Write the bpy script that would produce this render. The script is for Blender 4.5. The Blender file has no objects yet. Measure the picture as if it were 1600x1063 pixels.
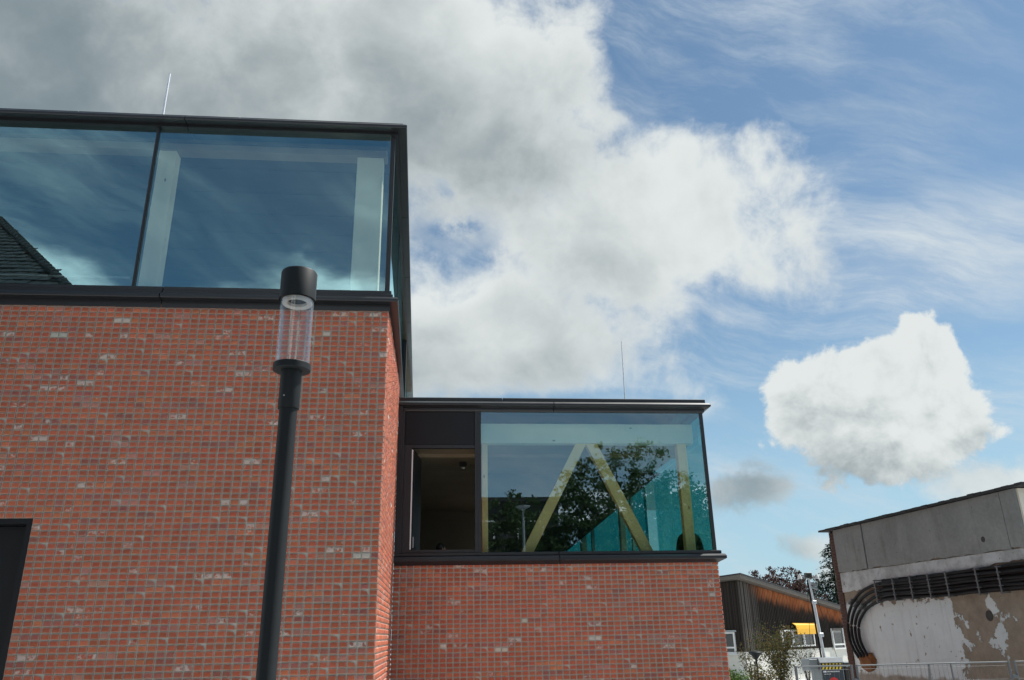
import bpy, bmesh, math, random
from mathutils import Vector, Matrix, noise as mnoise
R = math.radians
random.seed(7)
SC = bpy.context.scene
COL = SC.collection

# ------------------------------------------------------------------ node helper
class G:
    def __init__(s, tree): s.t = tree; s.L = tree.links
    def put(s, sock, v):
        if isinstance(v, bpy.types.NodeSocket): s.L.new(v, sock)
        else:
            try: sock.default_value = v
            except Exception: sock.default_value = (v, v, v) if not hasattr(v, '__len__') else tuple(v) + (1,)
    def n(s, typ, ins=None, **props):
        nd = s.t.nodes.new(typ)
        for k, v in props.items(): setattr(nd, k, v)
        for k, v in (ins or {}).items(): s.put(nd.inputs[k], v)
        return nd
    def m(s, op, a, b=0.0, c=0.0, clamp=False):
        nd = s.n('ShaderNodeMath', operation=op, use_clamp=clamp)
        for i, v in enumerate((a, b, c)): s.put(nd.inputs[i], v)
        return nd.outputs[0]
    def v(s, op, a, b=(0, 0, 0)):
        nd = s.n('ShaderNodeVectorMath', operation=op)
        s.put(nd.inputs[0], a); s.put(nd.inputs[1], b)
        return nd.outputs['Value'] if op in ('LENGTH', 'DOT_PRODUCT', 'DISTANCE') else nd.outputs[0]
    def scale(s, a, k):
        nd = s.n('ShaderNodeVectorMath', operation='SCALE'); s.put(nd.inputs[0], a); s.put(nd.inputs['Scale'], k); return nd.outputs[0]
    def step(s, x, lo, hi, a=0.0, b=1.0):
        nd = s.n('ShaderNodeMapRange', interpolation_type='SMOOTHSTEP')
        for k, v in zip(('Value', 'From Min', 'From Max', 'To Min', 'To Max'), (x, lo, hi, a, b)): s.put(nd.inputs[k], v)
        return nd.outputs[0]
    def noise(s, vec, scale, detail=4.0, rough=0.5, dist=0.0):
        nd = s.n('ShaderNodeTexNoise', {'Vector': vec, 'Scale': scale, 'Detail': detail, 'Roughness': rough, 'Distortion': dist})
        return nd.outputs['Fac']
    def noisec(s, vec, scale, detail=2.0):
        return s.n('ShaderNodeTexNoise', {'Vector': vec, 'Scale': scale, 'Detail': detail}).outputs['Color']
    def mix(s, f, a, b, blend='MIX'):
        nd = s.n('ShaderNodeMix', data_type='RGBA', blend_type=blend)
        s.put(nd.inputs[0], f)
        for i, v in ((6, a), (7, b)):
            if not isinstance(v, bpy.types.NodeSocket) and len(v) == 3: v = tuple(v) + (1,)
            s.put(nd.inputs[i], v)
        return nd.outputs[2]
    def comb(s, x, y, z):
        nd = s.n('ShaderNodeCombineXYZ')
        for i, v in enumerate((x, y, z)): s.put(nd.inputs[i], v)
        return nd.outputs[0]
    def sep(s, v):
        nd = s.n('ShaderNodeSeparateXYZ'); s.put(nd.inputs[0], v); return nd.outputs

# ------------------------------------------------------------------ camera
YAW, PITCH, ROLL = 0.09761615, 0.35724142, -0.0198025
F = Vector((math.sin(YAW) * math.cos(PITCH), math.cos(YAW) * math.cos(PITCH), math.sin(PITCH)))
r0 = Vector((math.cos(YAW), -math.sin(YAW), 0)); u0 = r0.cross(F)
RR = r0 * math.cos(ROLL) + u0 * math.sin(ROLL); UU = -r0 * math.sin(ROLL) + u0 * math.cos(ROLL)
cam = bpy.data.cameras.new('camera'); cam.sensor_width = 36; cam.lens = 36 * 1236.33 / 1600
cam.clip_start = 0.1; cam.clip_end = 3000
co = bpy.data.objects.new('camera', cam); COL.objects.link(co)
CAM = Vector((0, 0, 2.45))
co.matrix_world = Matrix(((RR.x, UU.x, -F.x, CAM.x), (RR.y, UU.y, -F.y, CAM.y), (RR.z, UU.z, -F.z, CAM.z), (0, 0, 0, 1)))
SC.camera = co
SC.view_settings.view_transform = 'Standard'; SC.view_settings.look = 'None'
SC.view_settings.gamma = 1.0; SC.view_settings.use_curve_mapping = False
EXPO = 0.85
SC.view_settings.exposure = EXPO
SC.render.engine = 'CYCLES'
SC.cycles.use_denoising = True
SC.cycles.max_bounces = 10; SC.cycles.transparent_max_bounces = 24; SC.cycles.glossy_bounces = 5
SC.cycles.caustics_reflective = False; SC.cycles.caustics_refractive = False
SC.cycles.sample_clamp_indirect = 6

# ------------------------------------------------------------------ sun and sky
SUN_A, SUN_E = 19.0, 59.0            # azimuth measured from +x towards +y, elevation
sd = Vector((math.cos(R(SUN_A)) * math.cos(R(SUN_E)), math.sin(R(SUN_A)) * math.cos(R(SUN_E)), math.sin(R(SUN_E))))
sun = bpy.data.lights.new('sun', 'SUN'); sun.energy = 3.8; sun.angle = R(0.5); sun.color = (1, 0.97, 0.92)
so = bpy.data.objects.new('sun', sun); COL.objects.link(so)
so.rotation_euler = sd.to_track_quat('Z', 'Y').to_euler(); so.location = (30, 10, 40)

SKY = 0.0563
KS = SKY * 2 ** EXPO              # cloud colours are given as they look in the picture
w = bpy.data.worlds.new('World'); SC.world = w; w.use_nodes = True
def build_sky():
    t = w.node_tree; t.nodes.clear(); g = G(t)
    sky = g.n('ShaderNodeTexSky', sky_type='NISHITA', sun_disc=False, sun_elevation=R(SUN_E),
              sun_rotation=R(90 - SUN_A), altitude=50, air_density=1.0, dust_density=0.25, ozone_density=1.0)
    d = g.v('NORMALIZE', g.n('ShaderNodeTexCoord').outputs['Generated'])
    x, y, z = g.sep(d)
    az = g.m('MULTIPLY', g.m('ARCTAN2', x, y), 57.29578)
    el = g.m('MULTIPLY', g.m('ARCSINE', z), 57.29578)
    # warped coordinates give the clouds their curled edges
    warp = g.v('SUBTRACT', g.noisec(d, 4.0, 3.0), (0.5, 0.5, 0.5))
    p = g.v('ADD', d, g.scale(warp, 0.10))
    nz = lambda v, k: g.m('MULTIPLY', g.m('SUBTRACT', v, 0.5), k)
    n1 = nz(g.noise(p, 4.2, 11.0, 0.58), 2.0)
    n2 = nz(g.noise(p, 13.0, 9.0, 0.60), 2.0)
    sunside = (-0.030, -0.012, 0.034)
    n2s = nz(g.noise(g.v('ADD', p, sunside), 13.0, 9.0, 0.60), 2.0)
    n0 = g.m('SUBTRACT', g.noise(d, 2.1, 3.0, 0.5), 0.5)
    n1s = nz(g.noise(g.v('ADD', p, (-0.06, -0.03, 0.07)), 4.2, 6.0, 0.55), 2.0)
    ae = g.comb(az, el, 0.0)
    def blob(a0, e0, ra, re):
        q = g.v('DIVIDE', g.v('SUBTRACT', ae, (a0, e0, 0)), (ra, re, 1))
        return g.m('SUBTRACT', 1.0, g.v('LENGTH', q))
    def union(bl):
        o = bl[0]
        for b in bl[1:]: o = g.m('SMOOTH_MAX', o, b, 0.25)
        return o
    A = union([blob(*b) for b in ((-32, 34, 38, 19), (3, 37, 18, 13), (15, 26.8, 14.6, 9.0), (4, 20.8, 17.5, 6.9), (-32, 15, 30, 14))])
    hole = g.m('MAXIMUM', blob(1.4, 28.7, 4.8, 2.3), 0.0)
    hole2 = g.m('MAXIMUM', blob(22.0, 40.0, 9.0, 7.0), 0.0)
    hole3 = g.m('MAXIMUM', blob(10.0, 15.2, 9.0, 1.8), 0.0)
    A = g.m('SUBTRACT', A, g.m('MULTIPLY', hole, g.m('ADD', 0.22, g.m('ADD', g.m('MULTIPLY', n1, 2.2), g.m('MULTIPLY', n2, 2.0)))))
    A = g.m('SUBTRACT', A, g.m('MULTIPLY', hole2, 1.2))
    A = g.m('SUBTRACT', A, g.m('MULTIPLY', hole3, 0.8))
    eA = g.m('ADD', A, g.m('ADD', g.m('MULTIPLY', n1, 1.05), g.m('MULTIPLY', n2, 0.62)))
    dA = g.step(eA, -0.04, g.step(el, 16.0, 30.0, 0.62, 0.42))
    # thick parts are grey, thin edges and sun-facing billows are bright
    lumA = g.m('ADD', g.step(eA, 0.12, 0.90, 0.78, 0.46), g.m('MULTIPLY', g.m('SUBTRACT', n1, n1s), 0.40))
    lumA = g.m('ADD', lumA, g.m('MULTIPLY', g.m('SUBTRACT', n2, n2s), 0.14))
    lumA = g.m('ADD', lumA, g.m('MULTIPLY', g.step(az, -30.0, 16.0, -0.14, 0.10), 1.0))
    for bl, k in (((3, 41, 9, 6), .22), ((0.2, 24.4, 5, 3.4), .30), ((21, 26.5, 9, 5.5), .20), ((8.5, 32, 9, 4.5), -.16), ((6.5, 20.4, 8, 2.8), .12), ((12, 19, 8, 2.4), -.04), ((14.5, 30, 7, 4), .10), ((-26, 33, 22, 8), -.05)):
        lumA = g.m('ADD', lumA, g.m('MULTIPLY', g.m('MAXIMUM', blob(*bl), 0.0), k * 1.5))
    B = union([blob(*b) for b in ((30.4, 12.6, 6.6, 5.4), (30.2, 15.6, 4.2, 2.9), (34.5, 16.6, 2.6, 3.4), (32.2, 16.2, 3.0, 2.6), (26.2, 14.2, 3.4, 3.2), (34.4, 11.4, 3.6, 2.0), (34.6, 13.2, 2.8, 2.8))])
    flat = g.step(el, 6.3, 9.0, -0.9, 0.0)
    n3 = nz(g.noise(p, 34.0, 7.0, 0.6), 2.0); n3s = nz(g.noise(g.v('ADD', p, (-0.010, -0.004, 0.013)), 34.0, 7.0, 0.6), 2.0)
    eB = g.m('ADD', g.m('ADD', B, flat), g.m('ADD', g.m('MULTIPLY', n2, 0.66), g.m('ADD', g.m('MULTIPLY', n1, 0.26), g.m('MULTIPLY', n3, 0.30))))
    dB = g.step(eB, 0.04, 0.24)
    lumB = g.m('ADD', g.m('ADD', g.step(g.m('ADD', el, g.m('ADD', g.m('MULTIPLY', n2, 3.0), g.step(az, 25.0, 34.0, -1.5, 0.9))), 6.5, 14.5, 0.46, 0.97), g.step(eB, 0.12, 0.75, 0.08, -0.09)), g.m('ADD', g.m('MULTIPLY', g.m('SUBTRACT', n2, n2s), 0.38), g.m('MULTIPLY', g.m('SUBTRACT', n3, n3s), 0.24)))
    Cc = union([blob(*b) for b in ((22.8, 9.1, 4.0, 1.7), (25.3, 5.0, 2.2, 1.4), (36.0, 8.3, 4.6, 2.0), (26.8, 3.2, 2.6, 1.2))])
    eC = g.m('ADD', Cc, g.m('ADD', g.m('MULTIPLY', n2, 1.3), g.m('MULTIPLY', n1, 0.4)))
    dC = g.step(eC, 0.0, 0.75, 0.0, 0.85)
    lumC = g.m('ADD', g.step(az, 21.5, 27.5, 0.36, 0.80), g.m('MULTIPLY', g.m('SUBTRACT', n2, n2s), 0.25))
    # fair-weather cumulus round the rest of the sky
    k = g.m('DIVIDE', 1.0, g.m('ADD', g.m('MAXIMUM', z, 0.0), 0.22))
    pl = g.v('ADD', g.scale(g.comb(x, y, g.m('MULTIPLY', z, 0.35)), k), g.scale(warp, 0.22))
    nD = g.noise(g.v('ADD', pl, (3.1, 1.7, 0.4)), 1.15, 10.0, 0.56)
    nDs = g.noise(g.v('ADD', pl, (3.2, 1.72, 0.52)), 1.15, 6.0, 0.56)
    away = g.m('MAXIMUM', g.step(g.m('ABSOLUTE', az), 48.0, 75.0), g.step(el, 52.0, 66.0))
    low = g.m('ADD', g.step(el, 21.0, 29.0, 0.06, -0.16), g.step(el, 46.0, 60.0, 0.0, 0.17))
    dD = g.m('MULTIPLY', g.step(g.m('ADD', nD, low), 0.545, 0.66), away)
    lumD = g.m('ADD', 0.78, g.m('MULTIPLY', g.m('SUBTRACT', nD, nDs), 2.2))
    # high thin streaks
    rot = g.v('ADD', g.n('ShaderNodeVectorRotate', {'Vector': d, 'Axis': (0.25, 1.0, 0.1), 'Angle': R(-22)}).outputs[0], g.scale(warp, 0.10))
    wv = g.v('MULTIPLY', rot, (1.6, 1.6, 7.5))
    nW = g.noise(wv, 2.6, 12.0, 0.66, 0.0)
    nWb = g.noise(d, 2.2, 3.0, 0.5)
    dW = g.m('MULTIPLY', g.step(nW, 0.38, 0.84), g.step(nWb, 0.34, 0.60, 0.22, 0.95))
    veil = g.m('MAXIMUM', blob(37, 22.5, 15, 5.5), 0.0)
    dW = g.m('ADD', dW, g.m('MULTIPLY', g.step(veil, 0.0, 0.8), g.step(nW, 0.28, 0.68, 0.18, 0.72)), clamp=True)
    # colour of the pieces (radiance before the strength of the background)
    def shade(l):
        f = g.step(l, 0.15, 1.0)
        lo = tuple(c / KS for c in (0.215, 0.272, 0.300)); hi = tuple(c / KS for c in (0.78, 0.82, 0.81))
        return g.mix(f, lo, hi)
    base = g.mix(g.step(el, -2.0, 22.0, 0.85, 0.0), g.mix(1.0, sky.outputs[0], (0.98, 1.10, 1.05), 'MULTIPLY'), tuple(q / KS for q in (0.40, 0.62, 0.78)))
    c = g.mix(dW, base, tuple(q / KS for q in (0.62, 0.70, 0.76)))
    c = g.mix(dC, c, shade(lumC))
    c = g.mix(dD, c, g.mix(g.step(lumD, 0.3, 1.0), tuple(q / KS for q in (0.34, 0.40, 0.44)), tuple(q / KS for q in (1.85, 1.92, 1.90))))
    c = g.mix(g.m('MULTIPLY', dB, 0.98), c, shade(lumB))
    c = g.mix(g.m('MULTIPLY', dA, 0.97), c, shade(lumA))
    bg = g.n('ShaderNodeBackground', {'Color': c, 'Strength': SKY})
    out = g.n('ShaderNodeOutputWorld', {'Surface': bg.outputs[0]})
build_sky()

# ------------------------------------------------------------------ materials
def new_mat(name):
    m = bpy.data.materials.new(name); m.use_nodes = True; m.node_tree.nodes.clear()
    return m, G(m.node_tree)
def finish(g, shader): g.n('ShaderNodeOutputMaterial', {'Surface': shader})
def bsdf(g, col, rough=0.6, metal=0.0, bump=None, bstr=0.3, bdist=0.01, spec=0.5):
    ins = {'Base Color': col if isinstance(col, bpy.types.NodeSocket) else tuple(col) + (1,), 'Roughness': rough, 'Metallic': metal, 'Specular IOR Level': spec}
    b = g.n('ShaderNodeBsdfPrincipled', ins)
    if bump is not None:
        bn = g.n('ShaderNodeBump', {'Height': bump, 'Strength': bstr, 'Distance': bdist}); g.L.new(bn.outputs[0], b.inputs['Normal'])
    return b.outputs[0]
def simple(name, col, rough=0.6, metal=0.0, var=0.15, scale=12.0, bstr=0.15, spec=0.5):
    m, g = new_mat(name)
    P = g.n('ShaderNodeTexCoord').outputs['Object']
    n = g.noise(P, scale, 6.0, 0.6); n2 = g.noise(P, scale * 0.13, 3.0, 0.6)
    f = g.m('ADD', 1.0 - var, g.m('MULTIPLY', g.m('ADD', n, n2), var))
    c = g.scale(tuple(col), f)
    r = g.m('ADD', rough - 0.08, g.m('MULTIPLY', n2, 0.16))
    finish(g, bsdf(g, c, r, metal, n, bstr, 0.004, spec)); return m

def brick_mat(name, single):
    m, g = new_mat(name)
    P = g.n('ShaderNodeNewGeometry').outputs['Position']
    if single:
        oi = g.n('ShaderNodeObjectInfo'); col, al = oi.outputs['Color'], oi.outputs['Alpha']
    else:
        at = g.n('ShaderNodeAttribute', attribute_name='tone'); col, al = at.outputs['Color'], at.outputs['Alpha']
    edge = g.n('ShaderNodeAttribute', attribute_name='edge').outputs['Fac']
    na = g.noise(P, 55.0, 5.0, 0.65); nb = g.noise(P, 13.0, 4.0, 0.6); nc = g.noise(P, 140.0, 3.0, 0.6)
    c = g.scale(col, g.m('ADD', 0.52, g.m('ADD', g.m('MULTIPLY', na, 0.55), g.m('MULTIPLY', nb, 0.42))))
    big = g.noise(P, 0.55, 4.0, 0.6); run = g.noise(g.v('MULTIPLY', P, (2.2, 2.2, 0.16)), 1.0, 4.0, 0.6)
    c = g.scale(c, g.m('ADD', 0.70, g.m('ADD', g.m('MULTIPLY', big, 0.34), g.m('MULTIPLY', run, 0.26))))
    dark = g.step(nb, 0.62, 0.76, 0.0, 0.35)
    c = g.mix(dark, c, (0.16, 0.075, 0.075))
    smear = g.m('MULTIPLY', g.step(g.m('ADD', g.m('ADD', nb, g.m('MULTIPLY', na, 0.5)), g.m('MULTIPLY', al, 0.50)), 1.10, 1.24), 0.7)
    c = g.mix(smear, c, (0.60, 0.56, 0.50))
    haze = g.m('MULTIPLY', g.m('POWER', edge, 1.3), g.step(na, 0.30, 0.70, 0.22, 0.78))
    c = g.mix(haze, c, (0.50, 0.46, 0.39))
    finish(g, bsdf(g, c, 0.88, 0.0, g.m('ADD', na, nc), 0.5, 0.004, 0.25)); return m
def mortar_mat():
    m, g = new_mat('mortar')
    P = g.n('ShaderNodeNewGeometry').outputs['Position']
    n = g.noise(P, 45.0, 5.0, 0.65); n2 = g.noise(P, 1.3, 4.0, 0.6)
    c = g.mix(n2, (0.46, 0.475, 0.42), (0.58, 0.59, 0.53))
    c = g.scale(c, g.m('ADD', 0.75, g.m('MULTIPLY', n, 0.45)))
    finish(g, bsdf(g, c, 0.95, 0.0, n, 0.5, 0.006, 0.2)); return m
def glass_mat(name, tint, r0, wav=0.0, gloss=(1, 1, 1), rough=0.0):
    m, g = new_mat(name)
    lw = g.n('ShaderNodeLayerWeight', {'Blend': 0.5}).outputs['Facing']
    back = g.n('ShaderNodeNewGeometry').outputs['Backfacing']
    rr = g.m('ADD', r0, g.m('MULTIPLY', back, 0.04 - r0))
    fac = g.m('ADD', rr, g.m('MULTIPLY', g.m('POWER', lw, 5.0), g.m('SUBTRACT', 1.0, rr)), clamp=True)
    gl = g.n('ShaderNodeBsdfGlossy', {'Color': tuple(gloss) + (1,), 'Roughness': rough})
    if wav:
        P = g.n('ShaderNodeTexCoord').outputs['Object']
        bn = g.n('ShaderNodeBump', {'Height': g.noise(P, 0.9, 1.0, 0.4), 'Strength': wav, 'Distance': 0.02}); g.L.new(bn.outputs[0], gl.inputs['Normal'])
    tr = g.n('ShaderNodeBsdfTransparent', {'Color': tuple(tint) + (1,)})
    mx = g.n('ShaderNodeMixShader', {0: fac, 1: tr.outputs[0], 2: gl.outputs[0]})
    finish(g, mx.outputs[0]); return m
def timber_mat(name, a, b, axis='Z', knots=True):
    m, g = new_mat(name)
    P = g.n('ShaderNodeTexCoord').outputs['Object']
    st = {'Z': (9, 9, 0.6), 'X': (0.6, 9, 9), 'Y': (9, 0.6, 9)}[axis]
    q = g.v('MULTIPLY', P, st)
    n = g.noise(q, 3.0, 5.0, 0.6, 0.6); n2 = g.noise(P, 1.1, 3.0, 0.5)
    c = g.mix(n, a, b)
    c = g.scale(c, g.m('ADD', 0.8, g.m('MULTIPLY', n2, 0.4)))
    if knots:
        vo = g.n('ShaderNodeTexVoronoi', {'Vector': g.v('MULTIPLY', P, tuple(0.45 if k < 1 else 0.9 for k in st)), 'Scale': 5.0, 'Randomness': 1.0})
        kn = g.step(vo.outputs['Distance'], 0.05, 0.11, 0.75, 0.0)
        c = g.mix(kn, c, (0.16, 0.08, 0.035))
    finish(g, bsdf(g, c, 0.65, 0.0, n, 0.15, 0.003, 0.3)); return m
def leaf_mat(name, cols, trans=0.35):
    m, g = new_mat(name)
    rnd = g.n('ShaderNodeNewGeometry').outputs['Random Per Island']
    ramp = g.n('ShaderNodeValToRGB', {'Fac': rnd})
    cr = ramp.color_ramp
    while len(cr.elements) < len(cols): cr.elements.new(0.5)
    for i, (e, c) in enumerate(zip(cr.elements, cols)): e.position = i / (len(cols) - 1); e.color = tuple(c) + (1,)
    a = g.n('ShaderNodeBsdfPrincipled', {'Base Color': ramp.outputs[0], 'Roughness': 0.6, 'Specular IOR Level': 0.3})
    b = g.n('ShaderNodeBsdfTranslucent', {'Color': ramp.outputs[0]})
    mx = g.n('ShaderNodeMixShader', {0: trans, 1: a.outputs[0], 2: b.outputs[0]})
    finish(g, mx.outputs[0]); return m
def ground_mat():
    m, g = new_mat('paving')
    P = g.n('ShaderNodeNewGeometry').outputs['Position']
    n = g.noise(P, 0.35, 6.0, 0.6); n2 = g.noise(P, 18.0, 4.0, 0.6)
    br = g.n('ShaderNodeTexBrick', {'Vector': P, 'Color1': (0.47, 0.485, 0.485, 1), 'Color2': (0.40, 0.415, 0.415, 1), 'Mortar': (0.2, 0.205, 0.2, 1), 'Scale': 1.0,
            'Mortar Size': 0.006, 'Brick Width': 0.4, 'Row Height': 0.2})
    c = g.scale(br.outputs['Color'], g.m('ADD', 0.7, g.m('ADD', g.m('MULTIPLY', n, 0.4), g.m('MULTIPLY', n2, 0.2))))
    finish(g, bsdf(g, c, 0.85, 0, n2, 0.3, 0.01)); return m
def black_metal_mat():
    m, g = new_mat('black_aluminium')
    P = g.n('ShaderNodeTexCoord').outputs['Object']
    n = g.noise(P, 2.0, 5.0, 0.6); n2 = g.noise(P, 60.0, 3.0, 0.6)
    c = g.mix(n, (0.009, 0.010, 0.012), (0.018, 0.020, 0.023))
    finish(g, bsdf(g, c, g.m('ADD', 0.30, g.m('MULTIPLY', n, 0.2)), 0.0, n2, 0.04, 0.002, 0.6)); return m

M = dict(
    brick1=brick_mat('brick_clay_single', True), brick=brick_mat('brick_clay', False), mortar=mortar_mat(),
    black=black_metal_mat(),
    panel=simple('anodised_panel', (0.011, 0.012, 0.014), 0.45, 0.0, 0.25, 5.0, 0.03, 0.3),
    glass=glass_mat('solar_glass', (0.86, 0.95, 0.90), 0.25, 0.02, (0.78, 0.92, 1.0)),
    glass_up=glass_mat('solar_glass_upper', (0.96, 1.0, 0.975), 0.36, 0.02, (0.56, 0.93, 1.0)),
    glass_side=glass_mat('tinted_side_glass', (0.22, 0.58, 0.60), 0.05),
    glass_rear=glass_mat('tinted_rear_glass', (0.10, 0.40, 0.42), 0.05),
    timber=timber_mat('spruce_glulam', (0.87, 0.82, 0.60), (0.92, 0.88, 0.70)),
    timber_low=timber_mat('yellow_spruce', (0.84, 0.57, 0.27), (0.90, 0.66, 0.36)),
    timber_x=timber_mat('spruce_beam', (0.66, 0.54, 0.33), (0.78, 0.68, 0.46), 'X'),
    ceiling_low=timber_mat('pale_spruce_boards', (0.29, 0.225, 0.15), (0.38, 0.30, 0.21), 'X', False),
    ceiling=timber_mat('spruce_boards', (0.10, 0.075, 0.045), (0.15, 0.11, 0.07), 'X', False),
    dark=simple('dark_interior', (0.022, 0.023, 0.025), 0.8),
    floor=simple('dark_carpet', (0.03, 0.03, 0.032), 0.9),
    white=simple('white_paint', (0.78, 0.77, 0.74), 0.5, 0, 0.08),
    steel=simple('galvanised_steel', (0.30, 0.32, 0.33), 0.5, 0.4, 0.25, 8.0),
    rod=simple('bright_aluminium', (0.85, 0.86, 0.87), 0.35, 0.3, 0.05),
    lampblack=simple('anthracite_paint', (0.013, 0.016, 0.017), 0.55, 0, 0.2, 20.0, 0.03, 0.22),
    acrylic=glass_mat('clear_acrylic', (0.965, 0.97, 0.97), 0.05, 0.0),
    reflector=simple('white_reflector', (0.45, 0.43, 0.40), 0.35),
    lens=simple('lamp_lens', (0.25, 0.28, 0.18), 0.2),
    roofing=simple('dark_roofing', (0.03, 0.032, 0.034), 0.85),
    paving=ground_mat(),
)

# ------------------------------------------------------------------ mesh helper
class MB:
    def __init__(s): s.v = []; s.f = []; s.sm = []; s.mi = []; s.cur = 0
    def add(s, vs, fs, smooth=False):
        b = len(s.v); s.v += [tuple(v) for v in vs]
        for f in fs: s.f.append(tuple(b + i for i in f)); s.sm.append(smooth); s.mi.append(s.cur)
    def box(s, x0, x1, y0, y1, z0, z1):
        s.add([(x0, y0, z0), (x1, y0, z0), (x1, y1, z0), (x0, y1, z0), (x0, y0, z1), (x1, y0, z1), (x1, y1, z1), (x0, y1, z1)],
              [(0, 3, 2, 1), (4, 5, 6, 7), (0, 1, 5, 4), (1, 2, 6, 5), (2, 3, 7, 6), (3, 0, 4, 7)]); return s
    def obox(s, o, ax, ay, az):
        o, ax, ay, az = map(Vector, (o, ax, ay, az))
        s.add([o, o + ax, o + ax + ay, o + ay, o + az, o + ax + az, o + ax + ay + az, o + ay + az],
              [(0, 3, 2, 1), (4, 5, 6, 7), (0, 1, 5, 4), (1, 2, 6, 5), (2, 3, 7, 6), (3, 0, 4, 7)]); return s
    def cbox(s, x0, x1, y0, y1, z0, z1, c=0.008):
        """box with chamfered vertical and horizontal edges"""
        bm = bmesh.new(); bmesh.ops.create_cube(bm, size=1)
        for v in bm.verts: v.co = ((x0 + x1) / 2 + v.co.x * (x1 - x0), (y0 + y1) / 2 + v.co.y * (y1 - y0), (z0 + z1) / 2 + v.co.z * (z1 - z0))
        bmesh.ops.bevel(bm, geom=bm.edges[:], offset=c, segments=1, affect='EDGES')
        bm.verts.ensure_lookup_table()
        s.add([v.co.copy() for v in bm.verts], [tuple(v.index for v in f.verts) for f in bm.faces]); bm.free(); return s
    def prism(s, pts, vec):
        """closed outline pts (3d), extruded by vec"""
        n = len(pts); vec = Vector(vec); P = [Vector(p) for p in pts]
        s.add(P + [p + vec for p in P], [tuple(range(n))[::-1], tuple(range(n, 2 * n))] + [(i, (i + 1) % n, n + (i + 1) % n, n + i) for i in range(n)]); return s
    def lathe(s, prof, o=(0, 0, 0), n=32, cap=True):
        o = Vector(o); vs = []; fs = []
        for r, z in prof:
            for i in range(n):
                a = 2 * math.pi * i / n; vs.append(o + Vector((r * math.cos(a), r * math.sin(a), z)))
        for k in range(len(prof) - 1):
            for i in range(n):
                j = (i + 1) % n; fs.append((k * n + i, k * n + j, (k + 1) * n + j, (k + 1) * n + i))
        s.add(vs, fs, True)
        if cap:
            if prof[0][0] > 1e-4: s.add(vs[:n], [tuple(range(n))[::-1]])
            if prof[-1][0] > 1e-4: s.add(vs[-n:], [tuple(range(n))])
        return s
    def tube(s, pts, r, n=8, r1=None):
        P = [Vector(p) for p in pts]; m = len(P); vs = []; fs = []
        up = Vector((0, 0, 1))
        for k, p in enumerate(P):
            d = (P[min(k + 1, m - 1)] - P[max(k - 1, 0)]).normalized()
            a = d.cross(up if abs(d.z) < 0.95 else Vector((1, 0, 0))).normalized(); b = d.cross(a)
            rr = r if r1 is None else r + (r1 - r) * k / max(1, m - 1)
            for i in range(n):
                t = 2 * math.pi * i / n; vs.append(p + a * rr * math.cos(t) + b * rr * math.sin(t))
        for k in range(m - 1):
            for i in range(n):
                j = (i + 1) % n; fs.append((k * n + i, (k + 1) * n + i, (k + 1) * n + j, k * n + j))
        s.add(vs, fs, True); s.add(vs[:n], [tuple(range(n))]); s.add(vs[-n:], [tuple(range(n))[::-1]]); return s
    def sweep(s, prof, path, seg=3.0, gap=0.007):
        """profile of (outwards, z) swept along a plan path; outwards is to the right of travel; split into sheets with hairline joints"""
        P = [Vector((p[0], p[1])) for p in path]
        def nrm(d): return Vector((d.y, -d.x))
        dirs = [(P[i + 1] - P[i]).normalized() for i in range(len(P) - 1)]
        n = len(prof)
        for i, d in enumerate(dirs):
            L = (P[i + 1] - P[i]).length; k = max(1, round(L / seg))
            for j in range(k):
                rings = []
                for e in (0, 1):
                    q = j + e
                    if q == 0 and i > 0 or q == k and i < len(dirs) - 1:
                        c = P[i] if q == 0 else P[i + 1]
                        na, nb = (nrm(dirs[i - 1]), nrm(d)) if q == 0 else (nrm(d), nrm(dirs[i + 1]))
                        mv = (na + nb) / (1 + na.dot(nb))
                    else:
                        c = P[i] + d * (L * q / k + (gap if e == 0 else -gap) * (0 < q < k)); mv = nrm(d)
                    rings.append([Vector((c.x + mv.x * o, c.y + mv.y * o, z)) for o, z in prof])
                s.add(rings[0] + rings[1], [tuple(range(n)), tuple(range(n, 2 * n))[::-1]] + [(a, n + a, n + (a + 1) % n, (a + 1) % n) for a in range(n)])
        return s
    def build(s, name, mat, parent=None, kind=None, fix=True):
        me = bpy.data.meshes.new(name); me.from_pydata(s.v, [], s.f)
        for m_ in (mat if isinstance(mat, (list, tuple)) else [mat]): me.materials.append(m_)
        me.polygons.foreach_set('use_smooth', s.sm); me.polygons.foreach_set('material_index', s.mi)
        if fix:
            bm = bmesh.new(); bm.from_mesh(me); bmesh.ops.recalc_face_normals(bm, faces=bm.faces); bm.to_mesh(me); bm.free()
        if any(s.sm): me.set_sharp_from_angle(angle=R(35))
        me.update()
        o = bpy.data.objects.new(name, me); COL.objects.link(o)
        if parent: o.parent = parent
        if kind: o['kind'] = kind
        return o
def thing(name, label, cat, loc=(0, 0, 0), rz=0.0, group=None):
    o = bpy.data.objects.new(name, None); COL.objects.link(o); o.location = loc; o.rotation_euler = (0, 0, rz)
    o['label'] = label; o['category'] = cat
    if group: o['group'] = group
    o.empty_display_size = 0.2
    return o
def tag(o, label, cat, group=None):
    o['label'] = label; o['category'] = cat
    if group: o['group'] = group
    return o

# ------------------------------------------------------------------ ground
g_ = MB(); g_.add([(-600, -600, 0), (600, -600, 0), (600, 600, 0), (-600, 600, 0)], [(0, 1, 2, 3)])
g_.build('ground', M['paving'], kind='structure')

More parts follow.
